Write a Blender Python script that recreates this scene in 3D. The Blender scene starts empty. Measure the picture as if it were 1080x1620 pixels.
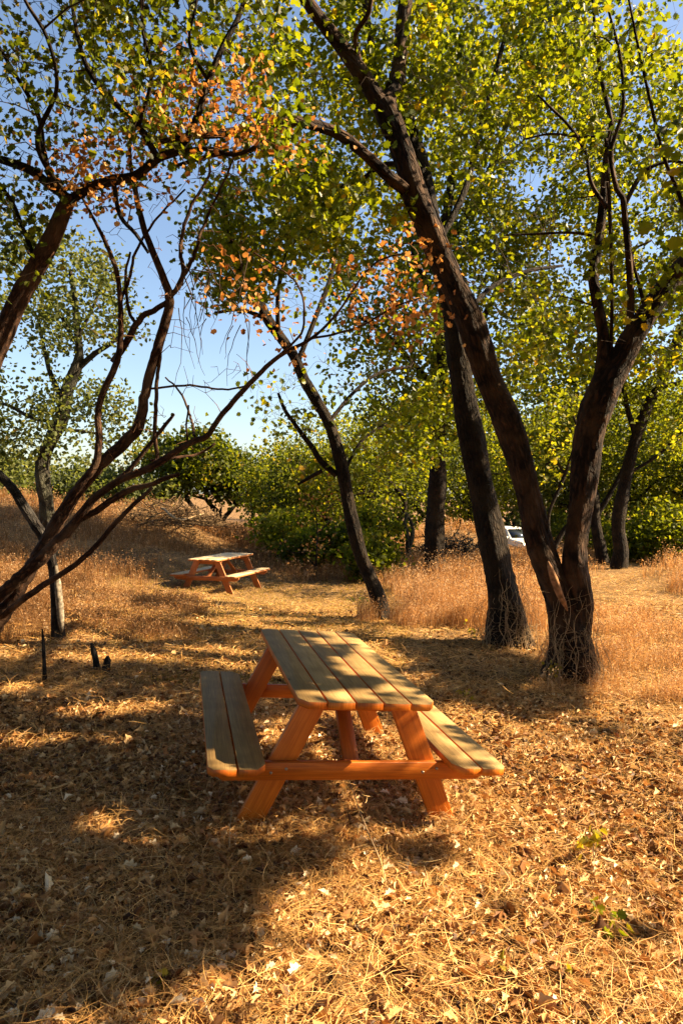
import bpy, math
import numpy as np
from mathutils import Matrix, Vector

R = np.random.default_rng(11)
rad = math.radians
SC = bpy.context.scene
COL = SC.collection

# ------------------------------------------------------------------ camera
CAM_H, PITCH, ROLL, FPX = 1.81, -0.025, 0.018, 1080.0
cp, sp, cr, sr = math.cos(PITCH), math.sin(PITCH), math.cos(ROLL), math.sin(ROLL)
cd = bpy.data.cameras.new('camera')
cd.sensor_fit = 'VERTICAL'; cd.sensor_height = 36.0; cd.lens = 24.0
cd.clip_start = 0.05; cd.clip_end = 2000
cam = bpy.data.objects.new('camera', cd); COL.objects.link(cam)
r_, u_, b_ = (cr, -sp*sr, cp*sr), (-sr, -sp*cr, cp*cr), (0, -cp, -sp)
cam.matrix_world = Matrix(((r_[0], u_[0], b_[0], 0), (r_[1], u_[1], b_[1], 0), (r_[2], u_[2], b_[2], CAM_H), (0, 0, 0, 1)))
SC.camera = cam

# ------------------------------------------------------------------ light
SUN_AZ, SUN_EL = rad(87), rad(37)          # clockwise from +Y, above the horizon
SDIR = np.array([math.sin(SUN_AZ)*math.cos(SUN_EL), math.cos(SUN_AZ)*math.cos(SUN_EL), math.sin(SUN_EL)])
w = bpy.data.worlds.new('World'); SC.world = w; w.use_nodes = True
nt = w.node_tree
sky = nt.nodes.new('ShaderNodeTexSky'); sky.sky_type = 'NISHITA'; sky.sun_disc = False
sky.sun_elevation = SUN_EL; sky.sun_rotation = SUN_AZ
sky.air_density = 1.0; sky.dust_density = 1.2; sky.ozone_density = 1.0
bg = nt.nodes['Background']; bg.inputs['Strength'].default_value = 0.051
nt.links.new(sky.outputs[0], bg.inputs['Color'])
sl = bpy.data.lights.new('sun', 'SUN'); sl.energy = 5.0; sl.angle = rad(0.5); sl.color = (1.0, 0.77, 0.48)
sun = bpy.data.objects.new('sun', sl); COL.objects.link(sun)
sun.rotation_euler = Vector(SDIR).to_track_quat('Z', 'Y').to_euler()
SC.view_settings.view_transform = 'Standard'; SC.view_settings.look = 'None'
SC.view_settings.exposure = 2.2; SC.view_settings.gamma = 1.0
SC.cycles.use_denoising = True
SC.cycles.max_bounces = 8; SC.cycles.transmission_bounces = 6; SC.cycles.diffuse_bounces = 4

# ------------------------------------------------------------------ mapping between directions and places
def at(px, py, Y):
    """place seen in that direction of the photograph, Y metres ahead"""
    U = (px-540)/FPX; V = (810-py)/FPX
    wx = U*cr - V*sr; uu = U*sr + V*cr
    wy = cp - uu*sp; wz = sp + uu*cp
    s = Y/wy
    return np.array([wx*s, Y, CAM_H + wz*s])

def to_px(P):
    P = np.asarray(P, float); X, Y, Z = P[..., 0], P[..., 1], P[..., 2]-CAM_H
    d = Y*cp + Z*sp; u = -Y*sp + Z*cp
    U = X*cr + u*sr; V = -X*sr + u*cr
    d = np.where(np.abs(d) < 1e-3, 1e-3, d)
    return 540 + FPX*U/d, 810 - FPX*V/d

TX, TY, TYAW, TTILT = -0.093, 4.425, 0.224, 0.069
def sstep(a, b, x):
    t = np.clip((x-a)/(b-a), 0, 1); return t*t*(3-2*t)

_ph = np.random.default_rng(3).uniform(0, 6.28, (40,))
_fr = np.random.default_rng(4).normal(0, 1, (40, 2))
def wob(x, y, f, k0=0, n=6):
    s = 0
    for k in range(k0, k0+n):
        s = s + np.sin(_fr[k, 0]*x*f + _fr[k, 1]*y*f + _ph[k])
    return s/n

def gz(x, y):
    x = np.asarray(x, float); y = np.asarray(y, float)
    s = (x-TX)*math.cos(TYAW) + (y-TY)*math.sin(TYAW)
    z = -0.16*np.tanh(s*0.069/0.16)
    near = sstep(1.3, 2.6, np.hypot(x-TX, y-TY))
    z = z + 0.045*wob(x, y, 1.1)*near + 0.012*wob(x, y, 6, 8)*(0.3+near)
    z = z + 0.022*wob(x, y, 3.2, 22)*(0.35+.65*near)
    z = z - .42*sstep(9, 14.5, y)*(1-sstep(17.5, 20.5, y))*np.exp(-((x+2.2)/4.5)**2)
    # grassy bank on the left
    z = z + 1.55*np.exp(-(((x+12.5)/6.0)**2 + ((y-21)/5.5)**2))
    z = z + 0.7*np.exp(-(((x+6.2)/1.8)**2 + ((y-22.5)/2.0)**2))
    z = z + 0.35*np.exp(-(((x+4.5)/1.6)**2 + ((y-17.5)/1.2)**2))*sstep(-2, -4, x)
    # berm behind the clearing
    z = z + 0.95*np.exp(-(((x-4.1)/1.6)**2 + ((y-24.5)/1.3)**2))
    z = z + 0.30*np.exp(-(((x-9.5)/1.4)**2 + ((y-17.5)/1.2)**2))
    # the land drops away to a track on the far right
    z = z - 1.5*sstep(25, 36, y)*sstep(-6, 4, x)
    z = z + 0.10*wob(x, y, 0.35, 16)*sstep(12, 25, y)
    return z

# ------------------------------------------------------------------ mesh helpers
def mk(name, V, F, mat, parent=None, smooth=False, attrs=None, uv=None, matidx=None):
    """V (n,3); F list of (m,k) int arrays, one per polygon size"""
    if isinstance(F, np.ndarray): F = [F]
    F = [np.asarray(f, np.int32) for f in F if len(f)]
    me = bpy.data.meshes.new(name)
    V = np.asarray(V, np.float32)
    me.vertices.add(len(V)); me.vertices.foreach_set('co', V.ravel())
    nl = sum(f.size for f in F); npoly = sum(len(f) for f in F)
    me.loops.add(nl); me.loops.foreach_set('vertex_index', np.concatenate([f.ravel() for f in F]))
    me.polygons.add(npoly)
    st = []; o = 0
    for f in F:
        st.append(o + np.arange(len(f))*f.shape[1]); o += f.size
    me.polygons.foreach_set('loop_start', np.concatenate(st).astype(np.int32))
    if smooth: me.polygons.foreach_set('use_smooth', np.ones(npoly, bool))
    mats = mat if isinstance(mat, (list, tuple)) else [mat]
    for m in mats: me.materials.append(m)
    if matidx is not None: me.polygons.foreach_set('material_index', np.asarray(matidx, np.int32))
    me.update(calc_edges=True)
    if uv is not None:
        l = me.uv_layers.new(name='UVMap'); l.data.foreach_set('uv', np.asarray(uv, np.float32).ravel())
    for k, v in (attrs or {}).items():
        a = me.attributes.new(k, 'FLOAT', 'FACE'); a.data.foreach_set('value', np.asarray(v, np.float32))
    ob = bpy.data.objects.new(name, me); COL.objects.link(ob)
    if parent is not None: ob.parent = parent
    return ob

def tag(o, label=None, cat=None, group=None, kind=None):
    if label: o['label'] = label
    if cat: o['category'] = cat
    if group: o['group'] = group
    if kind: o['kind'] = kind
    return o

def empty(name, loc=(0, 0, 0), label=None, cat=None, group=None):
    o = bpy.data.objects.new(name, None); COL.objects.link(o); o.location = loc
    o.empty_display_size = 0.2
    return tag(o, label, cat, group)

class MB:
    """collects geometry with polygons of 3 and 4 corners"""
    def __init__(s): s.V = []; s.Q = []; s.T = []; s.n = 0; s.uq = []; s.ut = []; s.rq = []; s.rt = []
    def add(s, V, Q=None, T=None, uq=None, ut=None, rq=None, rt=None):
        s.V.append(np.asarray(V, float))
        if Q is not None and len(Q):
            Q = np.asarray(Q); s.Q.append(Q+s.n); s.uq.append(uq if uq is not None else np.zeros((len(Q), 4, 2)))
            s.rq.append(np.zeros(len(Q)) if rq is None else np.broadcast_to(rq, (len(Q),)))
        if T is not None and len(T):
            T = np.asarray(T); s.T.append(T+s.n); s.ut.append(ut if ut is not None else np.zeros((len(T), 3, 2)))
            s.rt.append(np.zeros(len(T)) if rt is None else np.broadcast_to(rt, (len(T),)))
        s.n += len(V)
    def build(s, name, mat, parent=None, smooth=False, origin=None):
        if not s.V: return None
        V = np.concatenate(s.V)
        if origin is not None: V = V - np.asarray(origin)
        F = []; uv = []; r = []
        if s.Q: F.append(np.concatenate(s.Q)); uv.append(np.concatenate(s.uq).reshape(-1, 2)); r.append(np.concatenate(s.rq))
        if s.T: F.append(np.concatenate(s.T)); uv.append(np.concatenate(s.ut).reshape(-1, 2)); r.append(np.concatenate(s.rt))
        return mk(name, V, F, mat, parent, smooth, attrs={'rnd': np.concatenate(r)}, uv=np.concatenate(uv))

def catmull(P, rr, step):
    P = np.asarray(P, float); rr = np.asarray(rr, float)
    if len(P) < 3:
        n = max(2, int(np.linalg.norm(P[1]-P[0])/step)+1); t = np.linspace(0, 1, n)[:, None]
        return P[0]+(P[1]-P[0])*t, rr[0]+(rr[1]-rr[0])*t[:, 0]
    E = np.vstack([2*P[0]-P[1], P, 2*P[-1]-P[-2]])
    out = []; ro = []
    for i in range(len(P)-1):
        a, b, c, d = E[i:i+4]
        n = max(1, int(np.linalg.norm(c-b)/step)+1)
        for t in np.linspace(0, 1, n, endpoint=False):
            out.append(.5*((2*b)+(-a+c)*t+(2*a-5*b+4*c-d)*t*t+(-a+3*b-3*c+d)*t**3)); ro.append(rr[i]+(rr[i+1]-rr[i])*t)
    out.append(P[-1]); ro.append(rr[-1])
    return np.array(out), np.array(ro)

def tube(mb, P, rr, sides=10, lump=0.0, cap=True, rnd=0.5, step=None, kink=0.0):
    if step: P, rr = catmull(P, rr, step)
    P = np.asarray(P, float); rr = np.asarray(rr, float); n = len(P)
    if kink:
        k = R.normal(0, 1, (n, 3)); k[0] = k[-1] = 0
        P = P + k*kink*rr[:, None]
    T = np.gradient(P, axis=0); T /= np.linalg.norm(T, axis=1)[:, None]+1e-9
    ref = np.array([1., 0, 0]) if abs(T[0][0]) < .8 else np.array([0, 1., 0])
    A = np.empty_like(P); a = np.cross(T[0], ref); a /= np.linalg.norm(a)
    for i in range(n):
        a = a - T[i]*(a@T[i]); a /= np.linalg.norm(a)+1e-9; A[i] = a
    B = np.cross(T, A)
    th = np.linspace(0, 2*np.pi, sides, endpoint=False)
    L = np.concatenate([[0], np.cumsum(np.linalg.norm(np.diff(P, axis=0), axis=1))])
    rad_ = rr[:, None]*np.ones(sides)
    if lump:
        q = R.uniform(0, 6.28, 6)
        rad_ = rad_*(1+lump*(0.5*np.sin(2*th+q[0]+L[:, None]*1.3)+0.4*np.sin(3*th+q[1]-L[:, None]*2.1)+0.35*np.sin(5*th+q[2]+L[:, None]*3.7)
                    + 0.5*np.sin(L[:, None]*5+q[3]+0*th)) + R.normal(0, lump*.22, (n, sides)))
    V = P[:, None]+rad_[..., None]*(np.cos(th)[None, :, None]*A[:, None]+np.sin(th)[None, :, None]*B[:, None])
    V = V.reshape(-1, 3)
    i = np.arange(n-1)[:, None]*sides; j = np.arange(sides); j2 = (j+1) % sides
    Q = np.stack([i+j, i+j2, i+sides+j2, i+sides+j], -1).reshape(-1, 4)
    c = 2*np.pi*max(rr.mean(), .001)
    u0 = j/sides*c; u1 = (j+1)/sides*c
    uq = np.empty((n-1, sides, 4, 2))
    uq[:, :, 0, 0] = u0; uq[:, :, 1, 0] = u1; uq[:, :, 2, 0] = u1; uq[:, :, 3, 0] = u0
    uq[:, :, 0, 1] = L[:-1, None]; uq[:, :, 1, 1] = L[:-1, None]; uq[:, :, 2, 1] = L[1:, None]; uq[:, :, 3, 1] = L[1:, None]
    T3 = None
    if cap:
        V = np.vstack([V, P[-1]+T[-1]*rr[-1]*.4]); e = (n-1)*sides
        T3 = np.stack([e+j, e+j2, np.full(sides, n*sides)], -1)
    mb.add(V, Q, T3, uq=uq.reshape(-1, 4, 2), rq=rnd, rt=rnd)
    return P, rr

def frames(n, updir=None, spread=1.0, rng=R):
    """random rotation matrices (n,3,3), columns x,y,z; z near updir with the given spread"""
    z = rng.normal(0, spread, (n, 3))
    if updir is not None: z = z + np.asarray(updir)
    z /= np.linalg.norm(z, axis=1)[:, None]+1e-9
    a = rng.normal(0, 1, (n, 3)); x = a - z*(a*z).sum(1)[:, None]; x /= np.linalg.norm(x, axis=1)[:, None]+1e-9
    y = np.cross(z, x)
    return np.stack([x, y, z], -1)

# leaf outlines: (x, y) of the right half, from stem to tip
OAK = [(0, 0), (.12, .10), (.32, .16), (.24, .31), (.45, .45), (.27, .57), (.31, .79), (.12, .81), (0, 1)]
OVAL = [(0, 0), (.2, .15), (.3, .45), (.2, .78), (0, 1)]
TORNB = [(0, 0), (.20, .10), (.27, .33), (.22, .42), (.33, .60), (.16, .80), (0, 1)]
KITE = [(0, 0), (.36, .42), (0, 1)]
def leaf_mesh(P, size, M, outline, fold=.25, curl=.15, rnd=None, wide=1.0):
    h = np.array(outline, float); m = len(h); n = len(P)
    x = np.concatenate([h[:, 0], -h[1:-1, 0]])*wide; y = np.concatenate([h[:, 1], h[1:-1, 1]])
    k = len(x)
    fo = R.normal(fold, .18, n)[:, None]; cu = R.normal(curl, .2, n)[:, None]
    z = np.abs(x)[None]*fo*1.4 - (y[None]-.4)**2*cu*1.6
    L = np.stack([np.broadcast_to(x, (n, k)), np.broadcast_to(y-.1, (n, k)), z], -1)*np.asarray(size)[:, None, None]
    V = P[:, None]+np.einsum('nij,nkj->nki', M, L)
    right = list(range(m)); left = [m-1]+list(range(k-1, m-1, -1))+[0]
    left = [0]+list(range(m, k))+[m-1]; left = left[::-1]
    o = (np.arange(n)*k)[:, None]
    F = np.concatenate([o+np.array(right), o+np.array(left)])
    if rnd is None: rnd = R.uniform(0, 1, n)
    return V.reshape(-1, 3), F, np.concatenate([rnd, rnd])

def blades(P, height, width, lean, rnd, seg=3, up=None, droop=.3):
    """bent tapering strips rooted at P; lean (n,2) horizontal offset of the tip"""
    n = len(P); t = np.linspace(0, 1, seg+1)
    d = np.zeros((n, 3)); d[:, :2] = lean
    ang = R.uniform(0, np.pi, n); s = np.stack([np.cos(ang), np.sin(ang), np.zeros(n)], -1)
    C = P[:, None]+d[:, None]*(t**1.7)[None, :, None]
    C[:, :, 2] += height[:, None]*(t-droop*t**3)[None]
    W = width[:, None]*(1-.85*t**1.5)[None]*.5
    V = np.stack([C-s[:, None]*W[..., None], C+s[:, None]*W[..., None]], 2).reshape(-1, 3)
    k = 2*(seg+1); o = (np.arange(n)*k)[:, None, None]
    i = np.arange(seg)[None, :, None]*2
    Q = (o+i+np.array([0, 1, 3, 2])[None, None]).reshape(-1, 4)
    return V, Q, np.repeat(rnd, seg)

def straws(P, L, width, M, rnd, seg=4, bow=.25):
    """thin bent strips lying about; M frames: x along, z up"""
    n = len(P); t = np.linspace(-.5, .5, seg+1)
    b = R.normal(0, bow, (n, 1)); b2 = R.normal(0, bow*.35, (n, 1))
    X = np.broadcast_to(t, (n, seg+1))*L[:, None]
    Yb = (t[None]**2*b*2)*L[:, None] + (t[None]**3*R.normal(0, bow*3, (n, 1)))*L[:, None]
    Z = (t[None]**2*b2)*L[:, None]
    Wd = width[:, None]*(1-.5*np.abs(t*2)[None])*.5
    A = np.stack([X, Yb-Wd, Z], -1); B = np.stack([X, Yb+Wd, Z+Wd*.6], -1)
    Lc = np.stack([A, B], 2).reshape(n, -1, 3)
    V = P[:, None]+np.einsum('nij,nkj->nki', M, Lc)
    k = 2*(seg+1); o = (np.arange(n)*k)[:, None, None]; i = np.arange(seg)[None, :, None]*2
    Q = (o+i+np.array([0, 1, 3, 2])[None, None]).reshape(-1, 4)
    return V.reshape(-1, 3), Q, np.repeat(rnd, seg)

# ------------------------------------------------------------------ materials
def newmat(name):
    m = bpy.data.materials.new(name); m.use_nodes = True
    n = m.node_tree.nodes; n.clear()
    return m, n, m.node_tree.links
def ramp(n, stops, interp='LINEAR'):
    r = n.new('ShaderNodeValToRGB'); e = r.color_ramp.elements; r.color_ramp.interpolation = interp
    while len(e) > 1: e.remove(e[-1])
    e[0].position = stops[0][0]; e[0].color = (*stops[0][1], 1)
    for p, c in stops[1:]:
        x = e.new(p); x.color = (*c, 1)
    return r

def leaf_mat(name, stops, trans=.5, tcol=(1.25, 1.2, .45), rough=.5, spec=.25, noise=0):
    m, n, l = newmat(name)
    at_ = n.new('ShaderNodeAttribute'); at_.attribute_name = 'rnd'
    r = ramp(n, stops); l.new(at_.outputs['Fac'], r.inputs[0])
    p = n.new('ShaderNodeBsdfPrincipled'); p.inputs['Roughness'].default_value = rough
    p.inputs['Specular IOR Level'].default_value = spec
    l.new(r.outputs[0], p.inputs['Base Color'])
    t = n.new('ShaderNodeBsdfTranslucent')
    mul = n.new('ShaderNodeMix'); mul.data_type = 'RGBA'; mul.blend_type = 'MULTIPLY'; mul.inputs[0].default_value = 1
    mul.clamp_result = False
    l.new(r.outputs[0], mul.inputs[6]); mul.inputs[7].default_value = (*tcol, 1)
    l.new(mul.outputs[2], t.inputs['Color'])
    mx = n.new('ShaderNodeMixShader'); mx.inputs[0].default_value = trans
    l.new(p.outputs[0], mx.inputs[1]); l.new(t.outputs[0], mx.inputs[2])
    o = n.new('ShaderNodeOutputMaterial'); l.new(mx.outputs[0], o.inputs[0])
    return m

def bark_mat(name, dark, light, scale=1.0, moss=None, bump=1.0):
    m, n, l = newmat(name)
    uv = n.new('ShaderNodeUVMap'); mp = n.new('ShaderNodeMapping'); l.new(uv.outputs[0], mp.inputs[0])
    mp.inputs['Scale'].default_value = (26*scale, 7*scale, 1)
    v = n.new('ShaderNodeTexVoronoi'); v.feature = 'DISTANCE_TO_EDGE'; v.inputs['Scale'].default_value = 1
    ns = n.new('ShaderNodeTexNoise'); ns.inputs['Scale'].default_value = 1.3; ns.inputs['Detail'].default_value = 6
    l.new(mp.outputs[0], ns.inputs[0])
    ad = n.new('ShaderNodeVectorMath'); ad.operation = 'MULTIPLY_ADD'
    l.new(ns.outputs['Color'], ad.inputs[0]); ad.inputs[1].default_value = (1.6, 1.6, 0); l.new(mp.outputs[0], ad.inputs[2])
    l.new(ad.outputs[0], v.inputs['Vector'])
    r = ramp(n, [(0, tuple(c*.45 for c in dark)), (.12, dark), (.55, light)])
    mulv = n.new('ShaderNodeMath'); mulv.operation = 'MULTIPLY'; l.new(v.outputs['Distance'], mulv.inputs[0]); l.new(ns.outputs['Fac'], mulv.inputs[1])
    mul2 = n.new('ShaderNodeMath'); mul2.operation = 'MULTIPLY'; mul2.inputs[1].default_value = 2.2; l.new(mulv.outputs[0], mul2.inputs[0])
    l.new(mul2.outputs[0], r.inputs[0])
    col = r.outputs[0]
    tc = n.new('ShaderNodeTexCoord')
    n2 = n.new('ShaderNodeTexNoise'); n2.inputs['Scale'].default_value = 3.1; n2.inputs['Detail'].default_value = 5
    l.new(tc.outputs['Object'], n2.inputs[0])
    mt = ramp(n, [(.45, (0, 0, 0)), (.62, (1, 1, 1))]); l.new(n2.outputs['Fac'], mt.inputs[0])
    mx = n.new('ShaderNodeMix'); mx.data_type = 'RGBA'; mx.inputs[7].default_value = (*(moss or light), 1)
    fm = n.new('ShaderNodeMath'); fm.operation = 'MULTIPLY'; fm.inputs[1].default_value = .55; l.new(mt.outputs[0], fm.inputs[0])
    l.new(fm.outputs[0], mx.inputs[0]); l.new(col, mx.inputs[6])
    p = n.new('ShaderNodeBsdfPrincipled'); p.inputs['Roughness'].default_value = .9; p.inputs['Specular IOR Level'].default_value = .2
    l.new(mx.outputs[2], p.inputs['Base Color'])
    b = n.new('ShaderNodeBump'); b.inputs['Strength'].default_value = bump; b.inputs['Distance'].default_value = .06
    l.new(mul2.outputs[0], b.inputs['Height']); l.new(b.outputs[0], p.inputs['Normal'])
    o = n.new('ShaderNodeOutputMaterial'); l.new(p.outputs[0], o.inputs[0])
    return m

def plain(name, color, rough=.6, spec=.3, metal=0, var=0, scale=8):
    m, n, l = newmat(name)
    p = n.new('ShaderNodeBsdfPrincipled'); p.inputs['Base Color'].default_value = (*color, 1)
    p.inputs['Roughness'].default_value = rough; p.inputs['Specular IOR Level'].default_value = spec; p.inputs['Metallic'].default_value = metal
    if var:
        tc = n.new('ShaderNodeTexCoord'); ns = n.new('ShaderNodeTexNoise'); ns.inputs['Scale'].default_value = scale; ns.inputs['Detail'].default_value = 6
        l.new(tc.outputs['Object'], ns.inputs[0])
        r = ramp(n, [(.3, tuple(c*(1-var) for c in color)), (.7, tuple(min(1, c*(1+var)) for c in color))])
        l.new(ns.outputs['Fac'], r.inputs[0]); l.new(r.outputs[0], p.inputs['Base Color'])
    o = n.new('ShaderNodeOutputMaterial'); l.new(p.outputs[0], o.inputs[0])
    return m

def wood_mat(name, c0, c1, c2, rough=.6, grain=1.0, spec=.3):
    """grain runs along local X of the UVs (metres)"""
    m, n, l = newmat(name)
    uv = n.new('ShaderNodeUVMap'); mp = n.new('ShaderNodeMapping'); mp.inputs['Scale'].default_value = (2.2, 26, 1)
    l.new(uv.outputs[0], mp.inputs[0])
    at_ = n.new('ShaderNodeAttribute'); at_.attribute_name = 'rnd'
    sh = n.new('ShaderNodeVectorMath'); sh.operation = 'MULTIPLY_ADD'
    cx = n.new('ShaderNodeCombineXYZ')
    for k in range(3): l.new(at_.outputs['Fac'], cx.inputs[k])
    l.new(cx.outputs[0], sh.inputs[0]); sh.inputs[1].default_value = (31, 53, 17); l.new(mp.outputs[0], sh.inputs[2])
    ns = n.new('ShaderNodeTexNoise'); ns.inputs['Scale'].default_value = .55; ns.inputs['Detail'].default_value = 3; ns.inputs['Distortion'].default_value = .5
    l.new(sh.outputs[0], ns.inputs[0])
    sn = n.new('ShaderNodeMath'); sn.operation = 'MULTIPLY'; sn.inputs[1].default_value = 34; l.new(ns.outputs['Fac'], sn.inputs[0])
    si = n.new('ShaderNodeMath'); si.operation = 'SINE'; l.new(sn.outputs[0], si.inputs[0])
    fine = n.new('ShaderNodeTexNoise'); fine.inputs['Scale'].default_value = 5; fine.inputs['Detail'].default_value = 8
    mp2 = n.new('ShaderNodeMapping'); mp2.inputs['Scale'].default_value = (.35, 3, 1); l.new(sh.outputs[0], mp2.inputs[0]); l.new(mp2.outputs[0], fine.inputs[0])
    f1 = n.new('ShaderNodeMath'); f1.operation = 'MULTIPLY_ADD'; f1.inputs[1].default_value = .045*grain; l.new(si.outputs[0], f1.inputs[0]); l.new(fine.outputs['Fac'], f1.inputs[2])
    # blotches of wear along and across the boards
    tc = n.new('ShaderNodeTexCoord'); bl = n.new('ShaderNodeTexNoise'); bl.inputs['Scale'].default_value = 5; bl.inputs['Detail'].default_value = 5
    l.new(tc.outputs['Object'], bl.inputs[0])
    f2 = n.new('ShaderNodeMath'); f2.operation = 'MULTIPLY_ADD'; f2.inputs[1].default_value = .55; l.new(bl.outputs['Fac'], f2.inputs[0]); l.new(f1.outputs[0], f2.inputs[2])
    f3 = n.new('ShaderNodeMath'); f3.operation = 'MULTIPLY_ADD'; f3.inputs[1].default_value = .34; l.new(at_.outputs['Fac'], f3.inputs[0]); l.new(f2.outputs[0], f3.inputs[2])
    r = ramp(n, [(.55, c0), (.85, c1), (1.15 if False else 1.0, c2)]); 
    sc_ = n.new('ShaderNodeMath'); sc_.operation = 'MULTIPLY'; sc_.inputs[1].default_value = .87; l.new(f3.outputs[0], sc_.inputs[0]); l.new(sc_.outputs[0], r.inputs[0])
    # knots
    mp3 = n.new('ShaderNodeMapping'); mp3.inputs['Scale'].default_value = (1.1, .32, 1); l.new(sh.outputs[0], mp3.inputs[0])
    vo = n.new('ShaderNodeTexVoronoi'); vo.inputs['Scale'].default_value = .9; l.new(mp3.outputs[0], vo.inputs['Vector'])
    kr = ramp(n, [(.035, (1, 1, 1)), (.075, (0, 0, 0))]); l.new(vo.outputs['Distance'], kr.inputs[0])
    mx = n.new('ShaderNodeMix'); mx.data_type = 'RGBA'; mx.inputs[7].default_value = (*(c*.35 for c in c0), 1)
    l.new(kr.outputs[0], mx.inputs[0]); l.new(r.outputs[0], mx.inputs[6])
    p = n.new('ShaderNodeBsdfPrincipled'); p.inputs['Roughness'].default_value = rough; p.inputs['Specular IOR Level'].default_value = spec
    l.new(mx.outputs[2], p.inputs['Base Color'])
    b = n.new('ShaderNodeBump'); b.inputs['Strength'].default_value = .35; b.inputs['Distance'].default_value = .004
    l.new(f1.outputs[0], b.inputs['Height']); l.new(b.outputs[0], p.inputs['Normal'])
    o = n.new('ShaderNodeOutputMaterial'); l.new(p.outputs[0], o.inputs[0])
    return m

M = {}
M['leaf'] = leaf_mat('green_leaf', [(0, (.030, .050, .006)), (.4, (.080, .115, .010)), (.75, (.16, .19, .014)), (.95, (.27, .25, .018)), (1, (.38, .26, .03))], .6, (1.9, 1.62, .38), .42, .35)
M['leaf_dark'] = leaf_mat('dark_leaf', [(0, (.018, .028, .004)), (.5, (.060, .080, .009)), (.85, (.14, .15, .014)), (1, (.24, .17, .03))], .6, (1.6, 1.5, .45), .45, .3)
M['leaf_far'] = leaf_mat('far_leaf', [(0, (.032, .046, .007)), (.4, (.088, .112, .012)), (.8, (.18, .20, .018)), (1, (.34, .27, .035))], .6, (1.7, 1.55, .45), .55, .2)
M['leaf_grey'] = leaf_mat('grey_green_leaf', [(0, (.05, .065, .025)), (.6, (.11, .13, .04)), (1, (.20, .20, .05))], .5, (1.5, 1.5, .7), .55, .2)
M['leaf_brown'] = leaf_mat('brown_leaf', [(0, (.17, .080, .026)), (.35, (.36, .165, .048)), (.7, (.52, .28, .09)), (1, (.64, .42, .17))], .42, (1.35, 1.0, .6), .6, .2)
M['litter'] = leaf_mat('litter_leaf', [(0, (.04, .018, .008)), (.25, (.15, .060, .018)), (.5, (.42, .205, .070)), (.75, (.66, .41, .17)), (.92, (.70, .54, .31)), (1, (.84, .72, .52))], .14, (1.2, .9, .5), .6, .3)
M['straw'] = leaf_mat('straw', [(0, (.13, .058, .016)), (.4, (.46, .240, .068)), (.8, (.72, .420, .135)), (1, (.86, .62, .29))], .14, (1.2, 1.0, .6), .55, .35)
M['grass'] = leaf_mat('dry_grass_blade', [(0, (.10, .052, .022)), (.4, (.28, .155, .066)), (.75, (.44, .275, .14)), (1, (.62, .46, .29))], .45, (1.3, 1.0, .6), .6, .2)
M['shortgrass'] = leaf_mat('short_grass_blade', [(0, (.10, .09, .015)), (.4, (.26, .19, .04)), (.8, (.44, .30, .075)), (1, (.55, .38, .12))], .4, (1.3, 1.1, .5), .6, .2)
M['sprout'] = leaf_mat('sprout_leaf', [(0, (.10, .12, .012)), (1, (.38, .30, .03))], .5, (1.6, 1.4, .4), .5, .3)
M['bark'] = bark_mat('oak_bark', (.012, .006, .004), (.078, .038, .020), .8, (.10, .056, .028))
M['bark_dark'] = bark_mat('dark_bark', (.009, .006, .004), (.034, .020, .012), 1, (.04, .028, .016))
M['bark_red'] = bark_mat('reddish_bark', (.030, .013, .007), (.115, .052, .025), 1.6, (.14, .085, .05), .5)
M['bark_grey'] = bark_mat('grey_bark', (.030, .026, .020), (.10, .09, .07), 1, (.09, .095, .065))
M['twig'] = plain('twig', (.045, .028, .018), .85, .2)
M['twig_pale'] = plain('pale_twig', (.32, .22, .12), .8, .2, var=.4, scale=20)
M['twig_red'] = plain('reddish_twig', (.16, .075, .035), .8, .2, var=.4, scale=10)
M['heartwood'] = plain('bare_heartwood', (.26, .13, .06), .8, .2, var=.6, scale=22)
M['char'] = bark_mat('charred_bark', (.012, .010, .009), (.05, .04, .035), 1.4, (.12, .11, .10))
WT = wood_mat('weathered_board', (.165, .098, .034), (.27, .17, .060), (.39, .255, .100), .7)
WO = wood_mat('stained_redwood', (.32, .070, .005), (.53, .128, .006), (.65, .19, .016), .5, 1.2, .4)
WR = wood_mat('faded_redwood', (.24, .075, .022), (.36, .125, .038), (.46, .19, .07), .6, 1.0, .3)
WP = wood_mat('pale_board', (.42, .29, .14), (.58, .44, .24), (.70, .56, .34), .6)
M['bolt'] = plain('bolt_steel', (.35, .30, .24), .4, .5, .9)

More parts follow.
